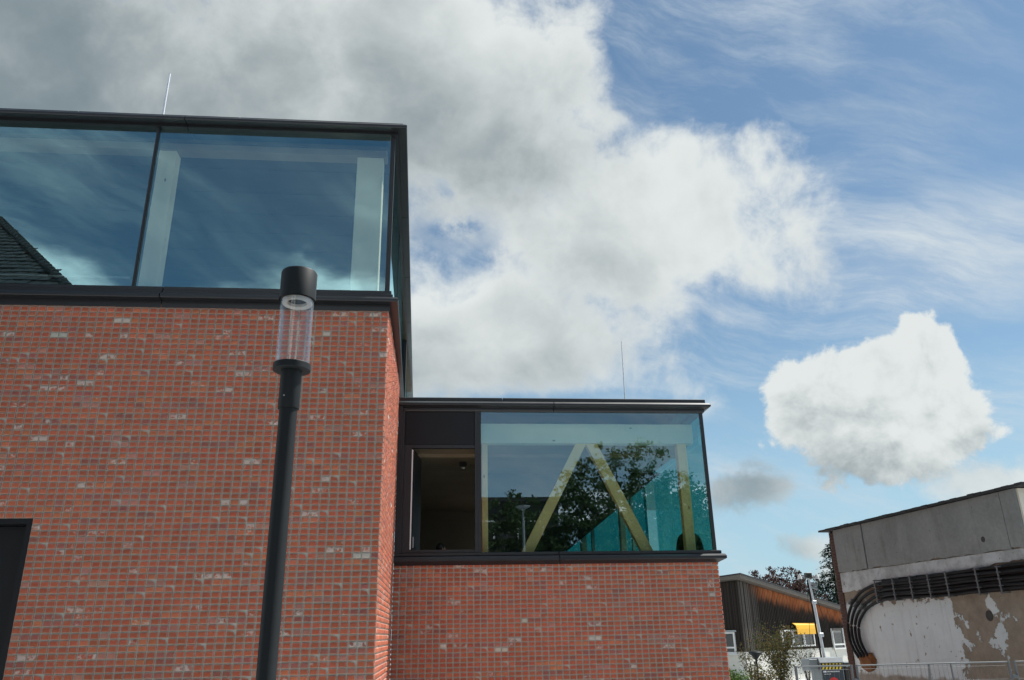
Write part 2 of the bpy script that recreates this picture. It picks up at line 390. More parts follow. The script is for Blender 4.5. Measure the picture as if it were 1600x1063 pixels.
# ------------------------------------------------------------------ the brick building
D1, D2, XC, XR, XL = 11.63, 15.64, -0.80, 5.51, -11.175
Z1, Z2 = 7.30, 3.715                      # tops of the two brick walls
DOOR = (-7.80, -5.55, 49 / 12)
REC = 0.022                               # depth of the raked mortar joints
B = thing('brick_building', 'modern red brick building with two black framed glass storeys', 'building', (0, 0, 0))
wl = MB()                                 # mortar backing of the tall wall, around the door opening
wl.box(XL, DOOR[0], D1 + REC, D1 + 0.36, 0, Z1 + 0.05).box(DOOR[1], XC - REC, D1 + REC, D1 + 0.36, 0, Z1 + 0.05)
wl.box(DOOR[0], DOOR[1], D1 + REC, D1 + 0.36, DOOR[2], Z1 + 0.05)
wl.box(XC - 0.36, XC - REC, D1 + 0.36, D2 + 0.3, 0, Z1 + 0.05)
wall_front = wl.build('brick_wall', M['mortar'], B)
wr = MB()
wr.box(XC, XR - REC, D2 + REC, D2 + 0.36, 0, Z2 + 0.05).box(XR - 0.36, XR - REC, D2 + 0.36, D2 + 11, 0, Z2 + 0.05)
wall_right = wr.build('brick_wall', M['mortar'], B)

ROW, MOD = 1 / 12.0, 0.125
def head_geo(x0, x1, h, rnd, chip):
    """one half of a double brick: sloped margin round a flat face; y is depth (0 = face)"""
    i = 0.015
    pr = rnd.uniform(-0.006, 0.004)
    tl = rnd.uniform(-0.0025, 0.0025)
    j = lambda a: rnd.uniform(-a, a)
    inn = [[x0 + i, pr + tl, i], [x1 - i, pr - tl, i], [x1 - i, pr - tl, h - i], [x0 + i, pr + tl, h - i]]
    out = [[x0 + j(.0015), 0.0055, j(.0015)], [x1 + j(.0015), 0.0055, j(.0015)], [x1 + j(.0015), 0.0055, h + j(.0015)], [x0 + j(.0015), 0.0055, h + j(.0015)]]
    if chip is not None:
        k, a = chip
        cx, cz = (x0 + x1) / 2, h / 2
        for q, amt in ((out, a), (inn, a * 0.7)):
            q[k][0] += (cx - q[k][0]) * amt; q[k][2] += (cz - q[k][2]) * amt; q[k][1] += 0.006 * amt
    back = [[v[0], 0.03, v[2]] for v in out]
    vs = inn + out + back
    fs = [(0, 1, 2, 3)] + [(4 + a, 4 + (a + 1) % 4, (a + 1) % 4, a) for a in range(4)] + [(8 + a, 8 + (a + 1) % 4, 4 + (a + 1) % 4, 4 + a) for a in range(4)]
    return vs, fs, [0] * 4 + [1] * 4 + [0.8] * 4
def double_brick(n, rnd):
    vs, fs, ed = [], [], []
    h = ROW - 0.0145
    for k in range(n):
        chip = (rnd.randrange(4), rnd.uniform(0.2, 0.5)) if rnd.random() < 0.06 else None
        a, b, e = head_geo(k * MOD + 0.0078, (k + 1) * MOD - 0.0078, h, rnd, chip)
        o = len(vs); vs += a; fs += [tuple(o + i for i in f) for f in b]; ed += e
    return vs, fs, ed
rb = random.Random(11)
VAR = {n: [double_brick(n, rb) for _ in range(14)] for n in (1, 2)}
def brick_colour(r):
    q = r.random(); k = r.uniform(0.88, 1.12)
    if q < 0.77: c = (0.445 * k, 0.113 * k, 0.060 * k)
    elif q < 0.85: c = (0.50 * k, 0.150 * k, 0.072 * k)
    elif q < 0.92: c = (0.35 * k, 0.112 * k, 0.084 * k)
    elif q < 0.965: c = (0.43 * k, 0.175 * k, 0.130 * k)
    elif q < 0.997: c = (0.48 * k, 0.140 * k, 0.078 * k)
    else: c = (0.54 * k, 0.46 * k, 0.39 * k)
    a = r.random() ** 9
    return (*[min(1, x * r.uniform(0.95, 1.05)) for x in c], a)
def lay(origin, udir, normal, length, ztop, row0=0):
    """yields (n, matrix, colour) for every brick on a wall"""
    u = Vector(udir); nn = Vector(normal); zz = Vector((0, 0, 1))
    rows = int(round(ztop / ROW)); cols = int(round(length / MOD)); st = length / cols
    for k in range(row0, rows):
        c = 0
        if rb.random() < 0.5: lead = 1
        else: lead = 2
        first = True
        while c < cols:
            n = lead if first else 2
            first = False
            n = min(n, cols - c)
            if rb.random() < 0.42: n = 1
            z = k * ROW + 0.0075; a = c * st; b = (c + n) * st
            c += n
            p = Vector(origin) + u * a + zz * z
            mat = Matrix(((u.x * st / MOD, -nn.x, 0, p.x), (u.y * st / MOD, -nn.y, 0, p.y), (0, 0, 1, p.z), (0, 0, 0, 1)))
            yield n, mat, brick_colour(rb)
walls = [((XL, D1, 0), (1, 0, 0), (0, -1, 0), XC - XL, Z1, 49),
         ((XL, D1, 0), (1, 0, 0), (0, -1, 0), DOOR[0] - XL, DOOR[2], 0),
         ((DOOR[1], D1, 0), (1, 0, 0), (0, -1, 0), XC - DOOR[1], DOOR[2], 0),
         ((XC, D1, 0), (0, 1, 0), (1, 0, 0), D2 - D1, Z1),
         ((XC, D2, 0), (1, 0, 0), (0, -1, 0), XR - XC, Z2),
         ((XR, D2, 0), (0, 1, 0), (1, 0, 0), 10.0, Z2)]
allb = [(wi, *b) for wi, wdef in enumerate(walls) for b in lay(*wdef)]
def view_rank(b):
    if b[0] > 2: return 1e9
    p = b[2] @ Vector((0.125, 0, 0.04)); q = p - CAM
    dep = q.dot(F); px = 800 + 1236.33 * q.dot(RR) / dep; py = 531.5 - 1236.33 * q.dot(UU) / dep
    if not (6 < px < 1594 and 6 < py < 1058): return 1e9
    if 395 < px < 448: return 1e8
    return q.length
order = sorted(range(len(allb)), key=lambda i: view_rank(allb[i]))
single = set(order[:300])
vmesh = {}
for n in (1, 2):
    for vi, (vs, fs, ed) in enumerate(VAR[n]):
        me = bpy.data.meshes.new('brick'); me.from_pydata(vs, [], fs); me.materials.append(M['brick1'])
        at = me.attributes.new('edge', 'FLOAT', 'POINT'); at.data.foreach_set('value', ed); vmesh[n, vi] = me
jv, jf, jc, je = [], [], [], []
for i, (wi, n, mat, colr) in enumerate(allb):
    vi = rb.randrange(14)
    if i in single:
        o = bpy.data.objects.new('brick', vmesh[n, vi]); COL.objects.link(o); o.parent = wall_front; o.matrix_local = mat; o.color = colr
        continue
    vs, fs, ed = VAR[n][vi]; b0 = len(jv)
    jv += [tuple(mat @ Vector(v)) for v in vs]; jf += [tuple(b0 + k for k in f) for f in fs]; je += ed
    jc += list(colr) * len(vs)
me = bpy.data.meshes.new('bricks'); me.from_pydata(jv, [], jf); me.materials.append(M['brick'])
at = me.attributes.new('edge', 'FLOAT', 'POINT'); at.data.foreach_set('value', je)
at = me.attributes.new('tone', 'FLOAT_COLOR', 'POINT'); at.data.foreach_set('color', jc)
bw = bpy.data.objects.new('brickwork', me); COL.objects.link(bw); bw.parent = B; bw['kind'] = 'stuff'

# door in the tall wall: deep reveal and a matt black slatted leaf
dr = MB().cbox(DOOR[0] + 0.07, DOOR[1] - 0.07, D1 + 0.24, D1 + 0.30, 0.02, DOOR[2] - 0.07, 0.01).build('door', M['panel'], B)
f_ = MB()
f_.box(DOOR[0], DOOR[0] + 0.07, D1 + 0.012, D1 + 0.34, 0, DOOR[2]).box(DOOR[1] - 0.07, DOOR[1], D1 + 0.012, D1 + 0.34, 0, DOOR[2])
f_.box(DOOR[0] + 0.07, DOOR[1] - 0.07, D1 + 0.012, D1 + 0.34, DOOR[2] - 0.07, DOOR[2])
f_.build('door_frame', M['panel'], dr)
MB().cbox(-6.62, -6.46, D1 + 0.20, D1 + 0.238, 3.15, 3.42, 0.008).build('door_closer', M['black'], dr)
MB().tube([(-6.0, D1 + 0.235, 1.05), (-6.0, D1 + 0.17, 1.05), (-6.0, D1 + 0.17, 1.9), (-6.0, D1 + 0.235, 1.9)], 0.014).build('door_handle', M['steel'], dr)

# --- black metal cornices, ledges and fascias
pf = [(XL, D1), (XC, D1), (XC - 0.40, 32.0)]
led = MB()
led.sweep([(-0.2, 7.262), (0.012, 7.262), (0.012, 7.375), (0.135, 7.375), (0.145, 7.385), (0.145, 7.42), (0.125, 7.455), (0.062, 7.475), (-0.2, 7.475)], pf, 3.0)
led.build('window_ledge', M['black'], B)
fr = MB()
fr.sweep([(-0.14, 7.477), (0.055, 7.477), (0.055, 7.53), (0.030, 7.545), (0.030, 7.60), (-0.14, 7.60)], pf, 4.0)
fr.build('sill_frame', M['black'], B); fr = MB()
fr.sweep([(-0.14, 10.515), (0.045, 10.515), (0.045, 10.562), (-0.14, 10.562)], pf, 4.0)
frame_l = fr.build('window_frame', M['black'], B)
top = MB()
top.sweep([(-0.6, 10.564), (0.185, 10.564), (0.195, 10.574), (0.195, 10.612), (0.165, 10.650), (-0.6, 10.67)], pf, 3.0)
top.build('roof_fascia', M['black'], B)
MB().sweep([(-0.9, 10.672), (0.120, 10.66), (0.125, 10.69), (-0.9, 10.70)], pf, 2.4).build('roof_coping', M['black'], B)
MB().box(XL, XC - 0.5, D1 + 0.5, 32, 10.56, 10.66).build('roof_deck', M['roofing'], B)
# glazing of the tall block
def pane(x0, x1, y, z0, z1, parent, mat='glass', t=0.014):
    return MB().box(x0, x1, y, y + t, z0, z1).build('glass_pane', M[mat], parent)
XM = -4.72
pane(XL + 0.05, XM - 0.025, D1 + 0.015, 7.601, 10.514, frame_l, 'glass_up')
pane(XM + 0.025, XC - 0.078, D1 + 0.015, 7.601, 10.514, frame_l, 'glass_up')
mu = MB(); mu.box(XM - 0.022, XM + 0.022, D1 - 0.012, D1 + 0.12, 7.601, 10.514)
mu.box(XM - 0.008, XM + 0.008, D1 - 0.022, D1 - 0.0125, 7.601, 10.514); mu.build('mullion', M['black'], frame_l)
cp = MB(); cp.box(XC - 0.075, XC - 0.042, D1 - 0.005, D1 + 0.06, 7.601, 10.514).box(XC - 0.036, XC - 0.002, D1 - 0.012, D1 + 0.06, 7.601, 10.48)
cp.build('corner_post', M['black'], frame_l)
yy = [D1 + 0.07, 15.2, 18.8, 22.6, 26.9, 31.9]
skew = -0.40 / (32.0 - D1)
for a, b in zip(yy, yy[1:]):
    xa = XC - 0.03 + skew * (a - D1)
    MB().obox((xa, a + 0.01, 7.601), (skew * (b - a - 0.02), b - a - 0.02, 0), (0.014, 0, 0), (0, 0, 2.913)).build('glass_pane', M['glass_up'], frame_l)
for a in yy[1:-1]:
    xa = XC + skew * (a - D1); MB().box(xa - 0.10, xa - 0.008, a - 0.008, a + 0.008, 7.601, 10.514).build('mullion', M['black'], frame_l)
# inside the tall block
MB().box(XL, XC - 0.12, D1 + 0.15, 31.8, 7.0, 7.40).build('floor_slab', simple('bounce_floor', (0.62, 0.60, 0.56), 0.6), B)  # floor unseen from below, made pale to bounce light onto the posts
cl = MB()
for k in range(18): cl.box(XL, XC - 0.14, D1 + 0.32 + k * 0.82, D1 + 0.32 + k * 0.82 + 0.80, 10.47, 10.52)
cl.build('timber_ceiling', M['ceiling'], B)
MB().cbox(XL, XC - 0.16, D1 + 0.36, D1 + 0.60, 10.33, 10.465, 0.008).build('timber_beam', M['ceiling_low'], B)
MB().cbox(-4.90, -4.52, D1 + 0.38, D1 + 0.62, 7.41, 10.325, 0.008).build('timber_post', M['timber'], B)
MB().cbox(-1.47, -1.02, D1 + 0.38, D1 + 0.62, 7.41, 10.325, 0.008).build('timber_post', M['timber'], B)
MB().cbox(-8.6, -8.22, D1 + 0.38, D1 + 0.62, 7.41, 10.325, 0.008).build('timber_post', M['timber'], B)
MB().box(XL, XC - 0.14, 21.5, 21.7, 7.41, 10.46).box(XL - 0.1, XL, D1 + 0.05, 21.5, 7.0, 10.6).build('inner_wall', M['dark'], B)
MB().tube([(XL, D1 + 0.5, 7.98), (-5.0, D1 + 0.5, 7.98)], 0.022).build('handrail', M['steel'], B)

# --- low block
pr = [(XC + 0.002, D2), (XR, D2), (XR, D2 + 10.5)]
led = MB()
led.sweep([(-0.2, 3.72), (0.010, 3.72), (0.030, 3.735), (0.130, 3.782), (0.140, 3.792), (0.140, 3.838), (0.118, 3.872), (0.070, 3.882), (-0.2, 3.884)], pr, 2.6)
led.build('window_ledge', M['black'], B)
fr = MB(); fr.sweep([(-0.14, 3.886), (0.060, 3.886), (0.066, 3.895), (0.066, 3.94), (0.030, 3.952), (-0.14, 3.952)], pr, 4.0)
fr.build('sill_frame', M['black'], B); fr = MB()
fr.sweep([(-0.14, 6.742), (0.020, 6.742), (0.035, 6.765), (0.035, 6.80), (-0.14, 6.80)], pr, 4.0)
frame_r = fr.build('window_frame', M['black'], B)
fr = MB(); fr.box(XC + 0.005, XC + 0.085, D2 - 0.09, D2 + 0.10, 3.884, 6.90).box(XC + 0.0855, XC + 0.135, D2 - 0.06, D2 + 0.10, 3.9525, 6.741)
fr.build('jamb', M['black'], frame_r)
led = MB(); led.sweep([(-0.4, 6.802), (0.030, 6.802), (0.060, 6.812), (0.138, 6.842), (0.148, 6.852), (0.148, 6.886), (0.118, 6.925), (0.050, 6.936), (-0.4, 6.94)], pr, 2.6)
led.build('roof_ledge', M['black'], B)
MB().sweep([(-0.5, 6.942), (0.058, 6.942), (0.062, 6.948), (0.062, 7.012), (0.045, 7.025), (-0.5, 7.03)], pr, 2.1).build('roof_coping', M['black'], B)
MB().box(XC + 0.01, XR - 0.4, D2 + 0.4, D2 + 10.4, 6.86, 6.97).build('roof_deck', M['roofing'], B)
# blank panel, opened sash and opening
MB().cbox(XC + 0.137, 0.738, D2 + 0.012, D2 + 0.05, 6.055, 6.74, 0.004).build('blank_panel', M['panel'], frame_r)
om = MB(); om.box(XC + 0.137, -0.515, D2 - 0.004, D2 + 0.09, 3.953, 6.05).box(-0.514, 0.738, D2 + 0.004, D2 + 0.09, 5.985, 6.05).box(-0.514, 0.738, D2 + 0.004, D2 + 0.09, 3.953, 4.01)
om.box(0.740, 0.80, D2 - 0.012, D2 + 0.10, 3.953, 6.741).box(0.803, 0.862, D2 - 0.006, D2 + 0.10, 3.953, 6.741)
om.build('opening_frame', M['black'], frame_r)
ls = MB()
ls.obox((-0.470, D2 + 0.10, 4.02), (0.13, 1.05, 0), (-0.06, 0.008, 0), (0, 0, 1.95)); leaf = ls.build('sash', M['panel'], frame_r)
MB().box(-0.512, -0.488, D2 - 0.002, D2 + 0.02, 4.02, 5.95).build('sash_seal', M['white'], leaf)
MB().cbox(-0.462, -0.438, D2 + 0.03, D2 + 0.07, 4.05, 4.23, 0.006).tube([(-0.45, D2 + 0.045, 4.2), (-0.45, D2 + 0.045, 4.26)], 0.012).build('sash_handle', M['steel'], leaf)
pane(0.866, XR - 0.072, D2 + 0.015, 3.953, 6.741, frame_r)
MB().box(XR - 0.03, XR - 0.016, D2 + 0.06, D2 + 5.2, 3.953, 6.741).build('glass_pane', M['glass_side'], frame_r)
MB().box(XR - 0.070, XR - 0.004, D2 - 0.006, D2 + 0.055, 3.953, 6.741).build('corner_post', M['black'], frame_r)
# timber inside the low block
T = lambda *a: MB().cbox(*a, 0.008)
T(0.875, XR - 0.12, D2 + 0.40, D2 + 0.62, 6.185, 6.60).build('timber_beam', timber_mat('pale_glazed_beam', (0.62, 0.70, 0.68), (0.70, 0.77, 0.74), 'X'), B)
T(0.90, 1.02, D2 + 0.42, D2 + 0.60, 3.2, 6.18).build('timber_post', M['timber_low'], B)
T(5.03, 5.23, D2 + 0.42, D2 + 0.60, 3.2, 6.18).build('timber_post', M['timber_low'], B)
for (xa, xb, ta, tb) in ((1.42, 1.66, 2.87, 3.09), (4.34, 4.58, 3.08, 3.32)):
    MB().prism([(xa, D2 + 0.43, 3.5), (xb, D2 + 0.43, 3.5), (tb, D2 + 0.43, 6.18), (ta, D2 + 0.43, 6.18)], (0, 0.16, 0)).build('timber_brace', M['timber_low'], B)
cl = MB()
for k in range(40): cl.box(XC + 0.02, XR - 0.14, D2 + 0.66 + k * 0.235, D2 + 0.66 + k * 0.235 + 0.229, 6.20, 6.24)
cl.box(XC + 0.02, XR - 0.14, D2 + 1.5, D2 + 1.62, 6.12, 6.199)
cl.build('timber_ceiling', M['ceiling_low'], B)
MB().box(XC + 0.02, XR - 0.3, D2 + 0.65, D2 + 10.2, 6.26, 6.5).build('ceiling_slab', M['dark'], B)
T(0.50, 0.66, D2 + 2.3, D2 + 2.42, 6.10, 6.195).build('ceiling_light', M['black'], B)
MB().lathe([(0.03, 6.16), (0.05, 6.198)], (0.6, D2 + 3.0, 0), 14).build('smoke_detector', M['white'], B)
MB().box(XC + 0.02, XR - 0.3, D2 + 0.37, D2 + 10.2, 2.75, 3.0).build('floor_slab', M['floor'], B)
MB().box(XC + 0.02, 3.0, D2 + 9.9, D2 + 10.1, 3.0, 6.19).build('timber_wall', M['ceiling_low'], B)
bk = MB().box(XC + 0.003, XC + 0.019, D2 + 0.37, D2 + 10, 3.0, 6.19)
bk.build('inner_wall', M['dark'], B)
# raking underside of the auditorium
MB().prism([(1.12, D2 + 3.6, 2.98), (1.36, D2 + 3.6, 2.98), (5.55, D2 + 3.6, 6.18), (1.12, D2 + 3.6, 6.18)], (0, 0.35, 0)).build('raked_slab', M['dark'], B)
bf = MB()
for x in (3.17, 3.92, 4.96): bf.box(x - 0.035, x + 0.035, D2 + 4.45, D2 + 4.58, 3.0, 6.19)
bf.build('rear_mullion', M['white'], B)
for x in (3.62, 4.62): T(x - 0.07, x + 0.07, D2 + 4.1, D2 + 4.3, 3.0, 6.19).build('timber_post', M['timber'], B)
MB().box(3.0, XR - 0.15, D2 + 4.5, D2 + 4.514, 3.0, 6.19).build('glass_pane', M['glass_rear'], B)
# lightning rods
MB().tube([(-5.1, 12.63, 10.6), (-5.09, 12.63, 12.4)], 0.024, 8, 0.018).lathe([(0.09, 0), (0.09, 0.06), (0.02, 0.08)], (-5.1, 12.63, 10.66), 12).build('lightning_rod', M['rod'], B)
MB().tube([(4.12, 16.64, 6.95), (4.13, 16.64, 7.6), (4.14, 16.64, 8.7)], 0.014, 8, 0.011).lathe([(0.09, 0), (0.09, 0.06), (0.02, 0.08)], (4.12, 16.64, 6.97), 12).build('lightning_rod', M['rod'], B)

# ------------------------------------------------------------------ street lamp in front of the wall
L = thing('street_lamp', 'black cylindrical street lamp with clear glass head before the brick wall', 'street lamp', (-0.955, 5.0, 0))
MB().lathe([(0.085, 0.0), (0.085, 0.03), (0.075, 0.05), (0.075, 0.9), (0.0565, 0.93), (0.0565, 3.84)], n=36).build('pole', M['lampblack'], L)
cz = MB().lathe([(0.0567, 3.832), (0.0655, 3.832), (0.067, 3.838), (0.067, 4.085)], n=36).build('collar', M['lampblack'], L)
MB().lathe([(0.006, 0), (0.006, 0.006), (0.003, 0.008)], n=10)
sc_ = MB().tube([(-0.022, -0.062, 3.905), (-0.0225, -0.0675, 3.905)], 0.0055, 10); sc_.build('screw', M['steel'], cz)
MB().lathe([(0.0, 4.086), (0.115, 4.086), (0.120, 4.090), (0.120, 4.128), (0.116, 4.133), (0.0, 4.133)], n=48).build('flange', M['lampblack'], L)
gl = MB().lathe([(0.108, 4.134), (0.108, 4.597)], n=48, cap=False).lathe([(0.101, 4.134), (0.101, 4.597)], n=48, cap=False).build('lamp_glass', M['acrylic'], L)
cp = MB().lathe([(0.119, 4.586), (0.119, 4.780), (0.114, 4.790), (0.0, 4.795)], n=48).lathe([(0.119, 4.586), (0.113, 4.586), (0.113, 4.70)], n=48, cap=False)
cp.lathe([(0.113, 4.70), (0.0, 4.70)], n=48, cap=False)
cap_o = cp.build('lamp_cap', M['lampblack'], L)
MB().lathe([(0.098, 4.562), (0.094, 4.556), (0.066, 4.566), (0.062, 4.612), (0.098, 4.612), (0.098, 4.562)], n=40, cap=False).build('reflector_ring', M['reflector'], cap_o)
MB().lathe([(0.061, 4.604), (0.0, 4.607)], n=32, cap=False).build('lamp_lens', M['lens'], cap_o)
MB().box(-0.03, 0.03, -0.079, -0.0735, 0.45, 0.75).build('service_door', M['lampblack'], L)

# ------------------------------------------------------------------ furniture and people behind the low block's glass
M['brown_cloth'] = simple('brown_cloth', (0.10, 0.075, 0.055), 0.9)
M['skin'] = simple('skin', (0.52, 0.30, 0.21), 0.55, 0, 0.06)
M['hair'] = simple('dark_hair', (0.025, 0.018, 0.013), 0.5)
M['bluecloth'] = simple('blue_cloth', (0.03, 0.06, 0.22), 0.85)
M['blackcloth'] = simple('black_cloth', (0.012, 0.012, 0.014), 0.85)
def chair(loc, rz, label, cat='chair', mat='brown_cloth', back=1.03, hw=0.19):
    t = thing('chair', label, cat, loc, rz)
    MB().cbox(-0.22, 0.22, -0.20, 0.22, 0.41, 0.46, 0.015).build('seat', M[mat], t)
    pts = [(-hw, 0.45), (-hw, back - 0.06), (-hw + 0.02, back - 0.02), (-hw + 0.07, back), (hw - 0.07, back), (hw - 0.02, back - 0.02), (hw, back - 0.06), (hw, 0.45)]
    MB().prism([(x, -0.24, z) for x, z in pts], (0, 0.05, 0)).build('backrest', M[mat], t)
    for x in (-0.19, 0.19):
        for y in (-0.17, 0.19): MB().tube([(x, y, 0.41), (x * 1.08, y * 1.08, 0.0)], 0.014).build('leg', M['black'], t)
    return t
def skinned(name, joints, edges, mat, parent, sub=2):
    me = bpy.data.meshes.new(name); names = list(joints)
    me.from_pydata([joints[k][0] for k in names], [(names.index(a), names.index(b)) for a, b in edges], []); me.materials.append(mat)
    o = bpy.data.objects.new(name, me); COL.objects.link(o); o.parent = parent
    md = o.modifiers.new('skin', 'SKIN'); md.use_smooth_shade = True
    for i, k in enumerate(names):
        r = joints[k][1]; me.skin_vertices[0].data[i].radius = r if isinstance(r, tuple) else (r, r)
    me.skin_vertices[0].data[0].use_root = True
    s_ = o.modifiers.new('sub', 'SUBSURF'); s_.levels = sub; s_.render_levels = sub
    return o
def person(loc, rz, label, top, seated, scale=1.0):
    t = thing('person', label, 'person', loc, rz); t.scale = (scale,) * 3
    dz = -0.44 if seated else 0.0
    J = {'pelvis': ((0, 0, 0.93 + dz), (0.15, 0.11)), 'chest': ((0, -0.01, 1.20 + dz), (0.15, 0.11)), 'neckbase': ((0, -0.02, 1.40 + dz), (0.09, 0.08)),
         'neck': ((0, 0.0, 1.47 + dz), (0.055, 0.055)), 'jaw': ((0, 0.02, 1.54 + dz), (0.062, 0.072)), 'head': ((0, 0.012, 1.62 + dz), (0.075, 0.092)), 'crown': ((0, 0.0, 1.69 + dz), (0.05, 0.06))}
    Ed = [('pelvis', 'chest'), ('chest', 'neckbase'), ('neckbase', 'neck'), ('neck', 'jaw'), ('jaw', 'head'), ('head', 'crown')]
    C_ = {k: J[k] for k in ('pelvis', 'chest', 'neckbase')}; Ce = [('pelvis', 'chest'), ('chest', 'neckbase')]
    Tj = {'hip': ((0, 0, 0.93 + dz), (0.155, 0.115))}; Te = []
    for sgn, s in ((-1, 'l'), (1, 'r')):
        sh = (0.185 * sgn, -0.02, 1.33 + dz)
        el = (0.25 * sgn, 0.05, 1.10 + dz) if seated else (0.24 * sgn, -0.02, 1.09)
        wr_ = (0.16 * sgn, 0.26, 1.06 + dz) if seated else (0.23 * sgn, 0.10, 0.86)
        J[s + 'sh'] = (sh, 0.055); J[s + 'el'] = (el, 0.042); J[s + 'wr'] = (wr_, (0.028, 0.022))
        Ed += [('neckbase', s + 'sh'), (s + 'sh', s + 'el'), (s + 'el', s + 'wr')]
        C_[s + 'sh'] = (sh, 0.078); C_[s + 'el'] = (el, 0.066); C_[s + 'wr'] = (tuple(a + (b - a) * 0.92 for a, b in zip(el, wr_)), 0.042)
        Ce += [('neckbase', s + 'sh'), (s + 'sh', s + 'el'), (s + 'el', s + 'wr')]
        fw = Vector((-0.25 * sgn, 0.95, -0.15)).normalized() if seated else Vector((0, 0.25, -0.95)).normalized()
        sd_ = Vector((sgn, 0.2, 0)).normalized()
        W = Vector(wr_); pm = W + fw * 0.07; J[s + 'palm'] = (tuple(pm), (0.036, 0.016)); Ed.append((s + 'wr', s + 'palm'))
        for i, ln in enumerate((0.066, 0.074, 0.070, 0.055)):
            b = pm + fw * 0.025 + sd_ * (0.030 - 0.02 * i); m1 = b + fw * ln * 0.5 + Vector((0, 0, -0.008)); e1 = b + fw * ln + Vector((0, 0, -0.024))
            for nm, q, rr in (('a', b, 0.0095), ('b', m1, 0.0088), ('c', e1, 0.007)): J[f'{s}f{i}{nm}'] = (tuple(q), rr)
            Ed += [(s + 'palm', f'{s}f{i}a'), (f'{s}f{i}a', f'{s}f{i}b'), (f'{s}f{i}b', f'{s}f{i}c')]
        th = W + fw * 0.03 - sd_ * 0.035; J[s + 't1'] = (tuple(th), 0.012); J[s + 't2'] = (tuple(th + fw * 0.045 - sd_ * 0.012), 0.009)
        Ed += [(s + 'wr', s + 't1'), (s + 't1', s + 't2')]
        hp = (0.09 * sgn, 0.0, 0.90 + dz)
        kn = (0.12 * sgn, 0.44, 0.92 + dz) if seated else (0.10 * sgn, 0.02, 0.50)
        an = (0.12 * sgn, 0.42, 0.09) if seated else (0.10 * sgn, -0.02, 0.09)
        to = (an[0], an[1] + 0.17, 0.035)
        for nm, q, rr in (('hp', hp, 0.085), ('kn', kn, 0.055), ('an', an, 0.036), ('to', to, (0.042, 0.03))): J[s + nm] = (q, rr)
        Ed += [('pelvis', s + 'hp'), (s + 'hp', s + 'kn'), (s + 'kn', s + 'an'), (s + 'an', s + 'to')]
        for nm, q, rr in (('hp', hp, 0.100), ('kn', kn, 0.070), ('an', an, 0.058)): Tj[s + nm] = (q, rr)
        Te += [('hip', s + 'hp'), (s + 'hp', s + 'kn'), (s + 'kn', s + 'an')]
    C_['pelvis'] = (C_['pelvis'][0], (0.19, 0.14)); C_['chest'] = (C_['chest'][0], (0.215, 0.15)); C_['neckbase'] = (C_['neckbase'][0], (0.125, 0.10))
    J['nose'] = ((0, 0.112, 1.585 + dz), 0.013); Ed.append(('head', 'nose'))
    skinned('body', J, Ed, M['skin'], t); skinned('jacket', C_, Ce, top, t); skinned('trousers', Tj, Te, M['blackcloth'], t)
    h = MB(); prof = [(0.0, 0.118)] + [(0.088 * math.sin(a), 0.115 * math.cos(a)) for a in (0.4, 0.8, 1.2, 1.57, 1.9)]
    h.lathe(prof, (0, -0.022, 1.63 + dz), 20, cap=False)
    ho = h.build('hair', M['hair'], t); ho.modifiers.new('thick', 'SOLIDIFY').thickness = 0.012
    for sgn in (-1, 1):
        MB().lathe([(0.0, -0.010), (0.008, -0.006), (0.010, 0), (0.008, 0.006), (0.0, 0.010)], (0.031 * sgn, 0.094, 1.612 + dz), 10).build('eye', M['dark'], t)
        MB().lathe([(0.0, -0.03), (0.012, -0.02), (0.016, 0.0), (0.014, 0.02), (0.0, 0.032)], (0.083 * sgn, 0.0, 1.60 + dz), 10).build('ear', M['skin'], t)
    MB().cbox(-0.024, 0.024, 0.082, 0.094, 1.545 + dz, 1.553 + dz, 0.003).build('mouth', M['brown_cloth'], t)
    return t
chair((1.12, D2 + 0.72, 3.0), 0, 'brown rounded chair standing right behind the glass beside the opened window', back=1.045, hw=0.18)
chair((0.08, 17.15, 3.0), R(-70), 'dark chair under the person in blue inside the opened window', mat='blackcloth', back=0.85)
person((0.10, 17.15, 3.0), R(-70), 'dark haired person in blue top sitting inside the opened window', M['bluecloth'], True)
person((5.33, D2 + 1.15, 3.0), R(-8), 'person in black jacket seen from behind at the right timber post', M['blackcloth'], False, 0.985)

# ------------------------------------------------------------------ concrete shed with cables
def conc_mat():
    m, g = new_mat('bare_concrete')
    P = g.n('ShaderNodeTexCoord').outputs['Object']
    n = g.noise(P, 1.3, 7.0, 0.62); n2 = g.noise(P, 14.0, 6.0, 0.65); n3 = g.noise(g.v('MULTIPLY', P, (3, 3, 0.5)), 1.6, 5.0, 0.6)
    c = g.mix(n, (0.165, 0.180, 0.174), (0.33, 0.355, 0.342))
    c = g.mix(g.step(n3, 0.50, 0.76, 0, 0.38), c, (0.12, 0.115, 0.105))
    c = g.scale(c, g.m('ADD', 0.72, g.m('MULTIPLY', n2, 0.5)))
    vo = g.n('ShaderNodeTexVoronoi', {'Vector': P, 'Scale': 3.0}); c = g.mix(g.step(vo.outputs['Distance'], 0.03, 0.07, 0.7, 0.0), c, (0.06, 0.055, 0.05))
    finish(g, bsdf(g, c, 0.92, 0, g.m('ADD', n, g.m('MULTIPLY', n2, 0.4)), 0.5, 0.02, 0.2)); return m
